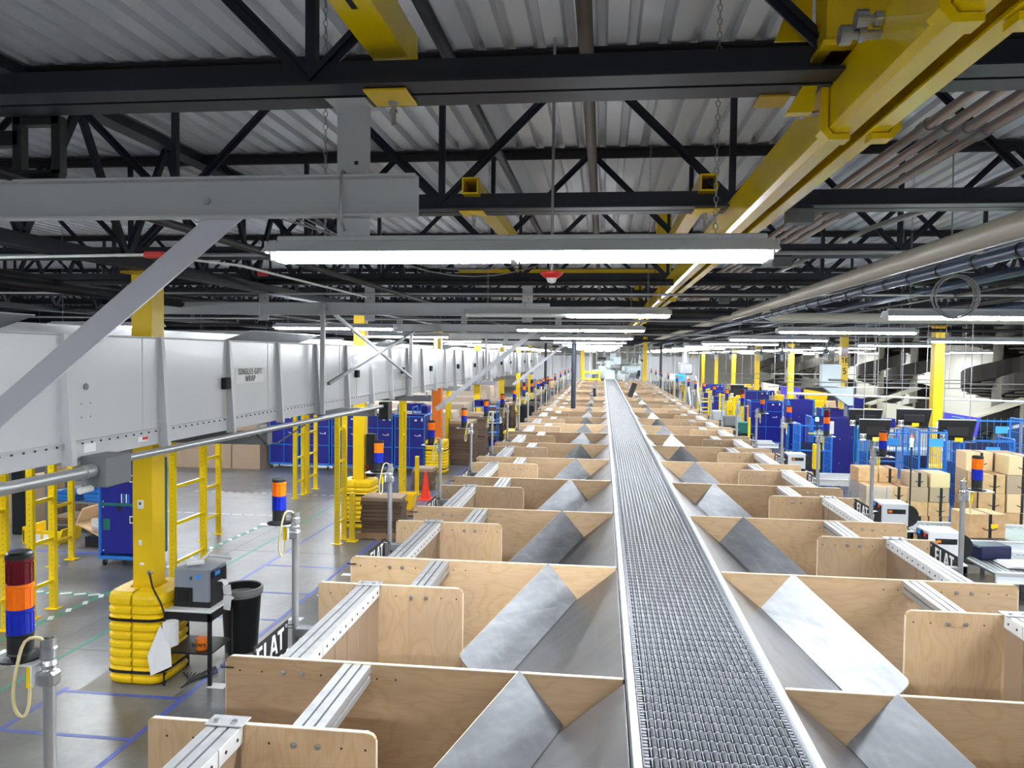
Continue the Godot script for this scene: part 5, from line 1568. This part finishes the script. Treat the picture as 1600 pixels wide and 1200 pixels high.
func spiral(label: String, at: Vector3, hand: float) -> void:
	var t := thing("spiral_chute", label, "spiral chute", at, 0, "spiral chutes along the far wall")
	t.rotation.y = hand
	part(t, "core", _keep("sp_core", func(): return G.new().cyl(V(0, 0, 0), V(0, 5.6, 0), 0.17, -1, 14).mesh()), "spiral_pale")
	var mk := func(r0: float, r1: float, y0: float, y1: float, seg: int) -> Mesh:
		var g := G.new()
		var turns := 2.5
		for k in seg:
			var a0 := turns * TAU * k / seg
			var a1 := turns * TAU * (k + 1) / seg
			var h0 := 0.35 + 4.6 * k / seg
			var h1 := 0.35 + 4.6 * (k + 1) / seg
			var c0 := V(cos(a0), 0, -sin(a0))
			var c1 := V(cos(a1), 0, -sin(a1))
			var th := 0.03
			var i0 := c0 * r0 + V(0, h0 + y0, 0)
			var i1 := c1 * r0 + V(0, h1 + y0, 0)
			var o0 := c0 * r1 + V(0, h0 + y1, 0)
			var o1 := c1 * r1 + V(0, h1 + y1, 0)
			g.quad(i0, o0, o1, i1)
			if absf(y1 - y0) < 0.2:
				var d := V(0, -th, 0)
				g.quad(i0 + d, i1 + d, o1 + d, o0 + d)
				g.quad(o0, o0 + d, o1 + d, o1)
			else:
				var d0 := c0 * th
				var d1 := c1 * th
				g.quad(i0 + d0, i1 + d1, o1 + d1, o0 + d0)
				g.quad(o0, o0 + d0, o1 + d1, o1)
				g.quad(i0, i1, i1 + d1, i0 + d0)
		return g.mesh()
	part(t, "chute_bed", _keep("sp_bed", func(): return mk.call(0.17, 1.14, -0.05, 0.05, 76)), "spiral_dark")
	part(t, "outer_guard", _keep("sp_out", func(): return mk.call(1.14, 1.15, -0.02, 0.56, 76)), "spiral_dark")
	var ribs: Mesh = _keep("sp_rib", func(): return G.new().bar(V(0.15, 0, 0), V(1.14, -0.02, 0), 0.025, 0.05).mesh())
	for k in 38:
		var a := 2.5 * TAU * k / 38
		part(t, "rib", ribs, "spiral_rib", V(0, 0.28 + 4.6 * k / 38, 0), a)
	part(t, "outlet", bx(0.75, 5.15, 0.9, 0.9, 0.7, 0.9, 0.1), "spiral_pale")

func right_floor() -> void:
	roller_lane("white railed roller conveyor across the packing lanes, first from the camera", 5.45, 9.6, -11.25, -12.5, 0.86)
	roller_lane("white railed roller conveyor across the packing lanes, second from the camera", 5.35, 9.6, -13.2, -14.55, 0.86)
	roller_lane("short white roller conveyor before the tall dark blue cart", 5.2, 6.5, -19.3, -20.3, 0.86)
	roller_lane("short white roller conveyor beside the smiling blue cart", 4.9, 6.0, -27.0, -28.0, 0.86)
	for k in 2:
		var z: float = [-11.75, -13.9][k]
		var x: float = [4.9, 5.0][k]
		work_table("small table holding a label printer by the packing lanes, %s from the camera" % ORD[k], V(x, 0, z), 0.6, 0.5, 0.93)
		label_printer("%s label printer by the packing lanes, %s from the camera" % [["pale grey", "grey and white"][k], ORD[k]], V(x, 0.932, z), -PI / 2, true)
	work_table("small table holding a white label printer before the tall blue cart", V(5.0, 0, -20.6), 0.6, 0.5, 0.93)
	label_printer("white label printer on the table before the tall blue cart", V(5.0, 0.932, -20.6), -PI / 2, true)
	var ps := thing("mailer_stack", "white mailer sheets lying on the first roller conveyor", "mailers", V(6.0, 0.888, -11.75))
	for k in 3: part(ps, "sheet", bx(0.02 * k, 0.012 + 0.014 * k, 0.01 * k, 0.5, 0.012, 0.4, 0.003), "paper", Vector3.ZERO, 0.05 * k)
	solo("tray", "dark blue closed tote on the first roller conveyor behind the banner", "tote", bx(0, 0.1, 0, 0.5, 0.2, 0.34, 0.02), "cart_dark", V(5.8, 0.888, -12.2), 0.2)
	carton("brown carton with a yellow mark alone on the second roller conveyor", V(6.35, 0.888, -13.75), V(0.62, 0.4, 0.5), 0.15, true)
	var last: Node3D = get_child(get_child_count() - 1)
	part(last, "yellow_mark", bx(0.12, 0.2, 0.252, 0.12, 0.07, 0.003), "yellow")
	pallet("wooden pallet under the carton pile between lanes and blue wire cart", V(6.1, 0, -16.6), 1.6, 1.1)
	box_pile("on the wrapped pile", V(6.1, 0, -16.6), 4, 5, 2, V(0.40, 0.29, 0.52), 21, 2)
	pallet("wooden pallet under the tall carton pile beside the second column guard", V(8.1, 0, -16.4), 1.6, 1.1)
	box_pile("on the tall pile", V(8.1, 0, -16.4), 3, 5, 2, V(0.52, 0.37, 0.52), 22, 1)
	var fm := solo("stretch_film", "clear stretch film wrapped around the carton pile", "stretch film", wavy([Vector2(0.0, 0.0), Vector2(0.0, 0.0)], 0, 1, 1) if false else G.new().box(V(-0.82, 0.8, 0), V(0.004, 1.0, 1.06)).box(V(-0.55, 0.8, 0.552), V(0.5, 1.0, 0.004)).mesh(), "film", V(6.1, 0, -16.6))
	cart("tall blue wire cage cart between the two carton piles", V(7.25, 0, -18.3), 0.6, 1.0, 2.3, 3)
	cart("blue wire cage cart with a blue label behind the wrapped carton pile", V(7.15, 0, -20.6), 1.0, 0.8, 2.05, 3)
	cart("blue wire cage cart with a blue label behind the tall carton pile", V(8.55, 0, -18.6), 1.2, 0.8, 2.1, 3)
	cart("large blue wire cage cart behind the second hanging monitor", V(10.0, 0, -21.3), 1.5, 0.8, 2.35, 3)
	cart("blue wire cage cart standing at the column with the notice", V(6.0, 0, -22.8), 0.9, 0.8, 2.0, 3)
	cart("large plain dark blue cart side behind the short roller conveyor", V(7.35, 0, -25.9), 1.35, 0.75, 1.98, 4)
	cart("dark blue cart half hidden behind the plain blue cart", V(8.5, 0, -29.2), 1.2, 0.8, 2.05, 4)
	cart("blue boarded cart with white smile by the sorter's right aisle, nearest", V(7.1, 0, -34.8), 1.38, 0.8, 1.98, 0)
	cart("dark blue cart beside the smiling blue cart", V(7.9, 0, -32.2), 1.0, 0.8, 2.2, 4)
	cart("blue boarded cart behind the smiling cart in the right aisle", V(8.0, 0, -41.5), 1.25, 0.8, 2.15, 0)
	cart("blue boarded cart with white smile farthest down the right aisle", V(7.6, 0, -54.4), 1.4, 0.8, 2.0, 0)
	monitor("black hanging monitor with number card over the wrapped carton pile", V(6.07, 2.26, -18.0), 0.68, 0.46, 6.37)
	monitor("black hanging monitor with number card over the tall carton pile", V(7.8, 2.29, -18.0), 0.78, 0.46, 6.37)
	monitor("black hanging monitor behind the first one, toward the marked column", V(6.9, 2.3, -21.2), 0.85, 0.42, 6.37)
	monitor("black hanging monitor behind the second one, over the blue cages", V(8.0, 2.35, -20.9), 0.85, 0.42, 6.37)
	monitor("black tilted monitor by the yellow post near the smiling carts", V(5.6, 2.45, -33.0), 0.55, 0.5, 6.37)
	var wr := thing("cord_rail", "white pipe rail hung across above the packing lanes", "rail", V(0, 2.82, -22.0))
	part(wr, "pipe", G.new().cyl(V(5.1, 0.05, 0), V(12.5, -0.1, 0), 0.03, -1, 8).mesh(), "white")
	for x in [5.2, 7.4, 9.7, 12.0]: part(wr, "drop_rod", G.new().cyl(V(x, 0, 0), V(x, 2.2, 0), 0.01, -1, 6).mesh(), "galv")
	for k in 4:
		var z: float = [-26.0, -24.5, -30.0, -36.0][k]
		var r2 := thing("wire_rail", "thin grey wire rail above the packing lanes, %s behind the white pipe" % ORD[k], "rail", V(0, [2.9, 3.1, 3.05, 3.1][k], z))
		part(r2, "pipe", G.new().cyl(V(5.4, 0, 0), V(14.0, 0.05, 0), 0.016, -1, 6).mesh(), "galv")
		for x in [5.6, 8.2, 11.0, 13.8]: part(r2, "drop_rod", G.new().cyl(V(x, 0, 0), V(x, [3.46, 3.26, 3.31, 3.26][k], 0), 0.009, -1, 6).mesh(), "galv")
	# stand with green lamps
	for k in 2:
		var p: Vector3 = [V(5.62, 0, -14.72), V(7.05, 0, -15.3)][k]
		var h: float = [2.33, 1.75][k]
		var t := thing("signal_stand", "thin black pole with a glowing green lamp by the %s carton pile" % ["wrapped", "tall"][k], "signal lamp", p)
		part(t, "pole", G.new().cyl(V(0, 0, 0), V(0, h, 0), 0.014, -1, 8).mesh(), "black")
		part(t, "base", G.new().cyl(V(0, 0, 0), V(0, 0.02, 0), 0.12, -1, 14).mesh(), "black")
		part(t, "green_lamp", G.new().cyl(V(0, h, 0), V(0, h + 0.07, 0), 0.03, -1, 12).mesh(), "green_glow")
		part(t, "white_lens", G.new().cyl(V(0, h - 0.08, 0), V(0, h, 0), 0.028, -1, 12).mesh(), "white")
		part(t, "red_lens", G.new().cyl(V(0, h + 0.07, 0), V(0, h + 0.13, 0), 0.03, -1, 12).mesh(), "red")
		var l := OmniLight3D.new()
		l.name = "green_lamp_light"
		l.light_color = Color(0.45, 1.0, 0.78)
		l.light_energy = 0.12
		l.light_size = 0.03
		l.omni_range = 8.0
		l.omni_attenuation = 2.0
		l.shadow_enabled = true
		l.position = p + V(-0.05, h + 0.03, 0.09)
		add_child(l, true)
	var lc := thing("sensor_post", "yellow and black sensor post with a green lamp before the tall blue cart", "post", V(5.1, 0, -19.0))
	part(lc, "lower_case", bx(0, 0.75, 0, 0.14, 0.9, 0.14, 0.01), "black")
	part(lc, "upper_case", bx(0, 1.5, 0, 0.15, 0.6, 0.15, 0.01), "yellow")
	part(lc, "mast", G.new().cyl(V(0, 0, 0), V(0, 2.35, 0), 0.02, -1, 8).mesh(), "black")
	part(lc, "arm", bx(0.05, 2.05, 0, 0.5, 0.03, 0.03), "yellow")
	part(lc, "lamp", G.new().cyl(V(0, 2.35, 0), V(0, 2.43, 0), 0.035, -1, 12).mesh(), "green_glow")
	part(lc, "notice", bx(0.28, 2.2, 0.03, 0.2, 0.3, 0.006), "paper")
	part(lc, "base", bx(0, 0.02, 0, 0.3, 0.04, 0.3), "white")
	# grey box, fans, spirals
	var eb := thing("electric_box", "grey electrical cabinet on a post before the spiral chutes", "electrical cabinet", V(7.97, 0, -28.2))
	part(eb, "cabinet", bx(0, 3.25, 0, 0.66, 0.78, 0.3, 0.012), "machine")
	part(eb, "hood", G.new().prism(PackedVector2Array([Vector2(-0.25, 2.82), Vector2(0.6, 2.2), Vector2(0.75, 2.2), Vector2(0.75, 2.82)]), -0.15, 0.15).mesh(), "machine")
	part(eb, "post", bx(0.55, 1.15, 0, 0.1, 2.3, 0.1), "grey_dark")
	part(eb, "pipe", G.new().tube([V(-0.1, 3.1, 0.17), V(0.3, 3.1, 0.2), V(0.5, 3.05, 0.15), V(0.55, 2.7, 0.0)], 0.035, 8).mesh(), "grey_dark")
	var fp := [V(6.75, 4.05, -34), V(7.05, 4.05, -31.5), V(7.9, 4.1, -28.5), V(6.2, 4.05, -38.5), V(6.0, 4.05, -42.0)]
	for k in fp.size():
		var t := thing("cage_fan", "round wire cage fan hung under the lights, %s down the right aisle" % ORD[k], "fan", fp[k], 0, "round cage fans")
		var g := G.new()
		for q in 5: g.torus(V(0, 0, 0.06 - 0.03 * absf(q - 2)), Vector3.RIGHT, Vector3.UP, 0.07 + 0.07 * q, 0.006, 24, 4)
		for q in 12: g.cyl(V(0, 0, 0.08), V(cos(TAU * q / 12) * 0.35, sin(TAU * q / 12) * 0.35, 0.0), 0.005, -1, 4)
		part(t, "cage", g.mesh(), "galv")
		part(t, "motor", G.new().cyl(V(0, 0, -0.2), V(0, 0, 0.02), 0.08, -1, 12).mesh(), "black")
		for q in 4:
			var b := G.new()
			b.xf = Transform3D(Basis(V(0, 0, 1), TAU * q / 4) * Basis(V(1, 0, 0), 0.5), Vector3.ZERO)
			b.box(V(0.19, 0, 0), V(0.25, 0.12, 0.006))
			part(t, "blade", b.mesh(), "grey_paint")
		part(t, "hanger", G.new().cyl(V(0, 0.34, -0.05), V(0, 2.35, -0.05), 0.015, -1, 6).mesh(), "galv")
	var zs := SPIRAL_Z
	for k in zs.size(): spiral("tall dark spiral chute along the cream wall, %s from the camera" % ORD[k], V(14.5, 0, zs[k]), 0.6 + 0.5 * (k % 2))
	for k in 2:
		var z: float = [-25.8, -34.2][k]
		var t := thing("feed_chute", "cream sloping feed chute below the spirals, %s from the camera" % ORD[k], "chute", V(12.2, 0, z), 0, "cream feed chutes")
		var g := G.new()
		g.bar(V(-1.0, 1.9, 0), V(1.05, 2.65, 0), 0.06, 0.7, V(0, 0, 1))
		part(t, "trough", g.mesh(), "cream")
		for x in [-0.9, 0.9]: part(t, "leg", bx(x, 1.28 if x > 0 else 0.95, 0, 0.08, 2.56 if x > 0 else 1.9, 0.08), "spiral_pale")
	for k in 6:
		var x: float = 10.5
		var z: float = [-24.2, -29.1, -34.3, -39.5, -44.7, -50.0][k]
		var t := thing("tote_stand", "stand with a %s bin below the spiral chutes, %s from the camera" % [["purple", "cream", "blue", "yellow", "purple", "cream"][k], ORD[k]], "bin stand", V(x, 0, z), 0, "bins below the spirals")
		part(t, "bin", G.new().prism(PackedVector2Array([Vector2(-0.4, 1.6), Vector2(0.4, 1.6), Vector2(0.5, 2.15), Vector2(-0.5, 2.3)]), -0.35, 0.35).mesh(), ["purple", "cream", "cart_blue", "yellow_plastic", "purple", "cream"][k])
		for sx in [-1, 1]:
			for sz in [-1, 1]: part(t, "leg", bx(sx * 0.36, 0.8, sz * 0.3, 0.05, 1.6, 0.05), "galv")
	# low walls of machinery between the lanes and the spirals
	for k in 7:
		var z := -26.5 - 5.2 * k
		var t := thing("pack_bench", "grey packing bench with shelves in the right hall, %s from the camera" % ORD[k], "bench", V(10.3, 0, z), 0, "packing benches")
		part(t, "bench_top", bx(0, 0.9, 0, 2.6, 0.05, 0.8, 0.006), "printer_light")
		for sx in [-1, 1]: part(t, "upright", bx(sx * 1.25, 1.0, -0.3, 0.06, 2.0, 0.06), "galv")
		part(t, "upper_shelf", bx(0, 1.55, -0.25, 2.5, 0.04, 0.4), ["spiral_pale", "yellow_plastic", "cream"][k % 3])
		for sx in [-1, 1]: part(t, "leg", bx(sx * 1.2, 0.44, 0.3, 0.06, 0.88, 0.06), "galv")
		for q in 4: part(t, "tote", bx(-0.9 + q * 0.6, 1.73, -0.25, 0.45, 0.3, 0.34, 0.02), ["cart_blue", "cardboard", "black", "yellow_plastic", "cardboard_pale"][(q + k) % 5])
	for k in 6:
		var t := thing("guard_barrier", "yellow guard post frame in the right hall, %s from the camera" % ORD[k], "guard frame", V(6.3 + 0.35 * (k % 3), 0, -37.5 - 3.6 * k), 0, "yellow guard frames")
		for s in [-1, 1]: part(t, "post", bx(s * 0.35, 0.9, 0, 0.1, 1.8, 0.1, 0.005), "yellow")
		for y in [0.5, 1.1, 1.7]: part(t, "rail", bx(0, y, 0, 0.7, 0.08, 0.05), "yellow")
	for k in 9:
		var t := thing("bin_post", "bench with bins on the sorter's far right edge, %s from the camera" % ORD[k], "bench", V(5.3 if k in [2, 3, 4] else 4.2 + 0.15 * (k % 2), 0, -23.5 - 3.1 * k), 0, "benches along the sorter's right edge")
		part(t, "bench_top", bx(0, 0.95, 0, 0.7, 0.05, 0.9), "black")
		for sx in [-1, 1]:
			for sz in [-1, 1]: part(t, "leg", bx(sx * 0.3, 0.47, sz * 0.4, 0.05, 0.94, 0.05), "black" if k % 2 else "galv")
		part(t, "machine_case", bx(0, 1.2, 0, 0.5, 0.42, 0.5, 0.02), ["printer_light", "black", "teal", "grey_dark"][k % 4])
		part(t, "sign_post", bx(0.2, 1.7, -0.2, 0.06, 0.7, 0.06), ["yellow", "galv", "orange_wrap"][k % 3])
		part(t, "lower_case", bx(0, 0.4, 0, 0.45, 0.35, 0.5, 0.02), ["black", "printer_light"][k % 2])

func far_end() -> void:
	var p := solo("drop_post", "thin dark post from the roof down to the sorter left of the belt", "post", G.new().cyl(V(0, 2.38, 0), V(0, 5.04, 0), 0.065, -1, 12).mesh(), "navy", V(-0.79, 0, -21.2))
	for q in [[-2.85, -38.5, 2.2, "beside the white conveyor's far stretch"], [3.25, -44.0, 2.0, "right of the belt near the sorting head"]]:
		solo("drop_post", "thin dark post %s" % q[3], "post", G.new().cyl(V(0, q[2] - 2.2, 0), V(0, 5.04, 0), 0.07, -1, 10).mesh(), "navy", V(q[0], 0, q[1]))
	var pk := thing("leaning_plate", "dark steel plate leaning up from the boards right of the belt", "plate", V(1.07, 2.36, -28.0))
	part(pk, "plate", G.new().bar(V(-0.09, 0, 0), V(0.1, 0.5, -0.15), 0.19, 0.02, V(0, 0, 1)).mesh(), "black")
	var ht := thing("hand_trolley", "small metal frame with black roll standing left of the belt", "hand frame", V(-0.3, 2.37, -27.5))
	part(ht, "frame", G.new().tube([V(-0.14, 0, 0), V(-0.12, 0.42, -0.05), V(0.12, 0.42, -0.05), V(0.14, 0, 0)], 0.015, 6).mesh(), "galv")
	part(ht, "roll", G.new().cyl(V(0.04, 0.0, 0.05), V(0.02, 0.32, 0.03), 0.055, -1, 10).mesh(), "black")
	# yellow columns and rails in the middle distance
	for q in [[-1.32, -50.5, "left of the belt's far end"], [2.5, -46.5, "right of the belt's far end"]]:
		var c := thing("slim_column", "slim yellow column %s" % q[2], "column", V(q[0], 0, q[1]))
		part(c, "shaft", bx(0, 2.5, 0, 0.24, 5.0, 0.24, 0.02), "yellow_col")
		part(c, "base_plate", bx(0, 0.01, 0, 0.45, 0.02, 0.45), "yellow_dark")
	var gr := thing("guard_rail", "yellow guard rail across the sorter's far end", "guard rail", V(-0.6, 0, -49.0))
	for x in [-0.6, 0.4]: part(gr, "post", bx(x, 1.45, 0, 0.12, 2.9, 0.12), "yellow")
	for y in [2.35, 2.8]: part(gr, "rail", bx(-0.1, y, 0, 1.2, 0.12, 0.08), "yellow")
	# sorting head at the end of the belt
	var m := thing("induction_machine", "pale grey sorting machine with cabinets and belts at the belt's far end", "machine", V(0.9, 0, -50.5))
	part(m, "plinth", bx(0, 1.0, -0.8, 3.6, 2.0, 4.0, 0.05), "grey_paint")
	part(m, "cabinet", bx(-0.75, 2.6, 0.3, 0.9, 1.2, 1.2, 0.03), "machine")
	part(m, "cabinet", bx(0.9, 2.45, 0.2, 1.2, 0.9, 1.1, 0.03), "machine")
	part(m, "upper_deck", bx(0.2, 3.35, -0.8, 3.0, 0.12, 2.2, 0.02), "machine")
	for k in 4: part(m, "mast", bx(-1.3 + k * 1.0, 3.2, -0.6, 0.1, 2.4, 0.1), "grey_paint")
	part(m, "cross_bar", bx(0.2, 4.1, -0.6, 3.1, 0.1, 0.1), "grey_paint")
	rng.seed = 99
	for k in 34:
		var sz := V(rng.randf_range(0.15, 0.6), rng.randf_range(0.12, 0.5), rng.randf_range(0.15, 0.5))
		part(m, ["cover", "motor_case", "guard_plate"][k % 3], bx(rng.randf_range(-1.3, 1.6), rng.randf_range(2.15, 3.9), rng.randf_range(0.5, 1.2), sz.x, sz.y, sz.z, 0.02), ["machine", "grey_paint", "grey_dark", "machine", "black_matte"][k % 5])
	for k in 9: part(m, "strut", G.new().bar(V(-1.7 + k * 0.48, 2.1, 0.9), V(-1.5 + k * 0.48 + 0.25 * float(k % 2) * 2.0 - 0.25, 4.6, 0.4), 0.06, 0.06).mesh(), "grey_paint")
	part(m, "sloped_belt", G.new().bar(V(-0.45, 2.35, 2.15), V(-0.45, 3.1, 0.6), 0.62, 0.12).mesh(), "machine")
	part(m, "cylinder_drum", G.new().cyl(V(0.3, 2.95, 0.6), V(1.5, 2.95, 0.6), 0.3, -1, 18).mesh(), "machine")
	# grey sheet walls of the mezzanine beyond
	for q in [[-3.6, 5.4, "left of"], [5.2, 4.6, "right of"]]:
		var t := thing("mezzanine", "grey steel mezzanine with posts %s the sorting machine" % q[2], "mezzanine", V(q[0], 0, -62.0))
		for k in 5: part(t, "sheet", bx((k - 2) * q[1] / 5.0, 2.85, 0, q[1] / 5.0 - 0.04, 2.0, 0.1, 0.01), "grey_paint")
		for k in 6: part(t, "post", bx((k - 2.5) * q[1] / 5.0, 2.4, 0.2, 0.14, 4.8, 0.14), "grey_paint")
		part(t, "floor_beam", bx(0, 1.75, 0.1, q[1], 0.3, 0.2), "grey_dark")
		for k in 3: part(t, "pipe", G.new().cyl(V(-q[1] / 2, 4.0 + 0.22 * k, 0.35), V(q[1] / 2, 4.0 + 0.22 * k, 0.35), 0.05, -1, 8).mesh(), "galv")
	var sg := thing("blue_sign", "sky blue sign board hung above the right edge benches", "sign", V(4.65, 2.58, -48.0))
	part(sg, "board", bx(0.08, 0, 0, 0.62, 0.4, 0.03, 0.01), "sky_blue")
	part(sg, "stripe", bx(0.08, 0.0, 0.018, 0.3, 0.08, 0.004), "cart_frame")
	part(sg, "white_card", bx(-0.4, 0.03, 0.0, 0.3, 0.34, 0.03), "paper")
	for x in [-0.5, 0.3]: part(sg, "rod", G.new().cyl(V(x, 0.15, 0), V(x, 2.46, 0), 0.012, -1, 6).mesh(), "galv")
	var hd := solo("duct_hood", "grey sheet-metal duct hood above the sky blue sign", "hood", G.new().box(V(0, 3.1, 0), V(0.9, 0.75, 0.8), 0.1).cyl(V(0, 3.4, 0), V(0, 5.04, 0), 0.2, -1, 12).mesh(), "galv", V(5.1, 0, -48.6))
	var sr := thing("stair_stringer", "long grey sloping steel stringer beside the right edge benches", "stair", Vector3.ZERO)
	part(sr, "stringer", G.new().bar(V(4.15, 2.8, -38.5), V(3.55, 0.9, -30.5), 0.05, 0.22).mesh(), "grey_paint")
	part(sr, "stringer", G.new().bar(V(4.55, 2.8, -38.5), V(3.95, 0.9, -30.5), 0.05, 0.22).mesh(), "grey_paint")
	part(sr, "prop", bx(4.33, 1.35, -38.2, 0.5, 2.7, 0.08), "grey_dark")
	part(sr, "foot", bx(3.75, 0.45, -30.6, 0.5, 0.9, 0.08), "grey_dark")
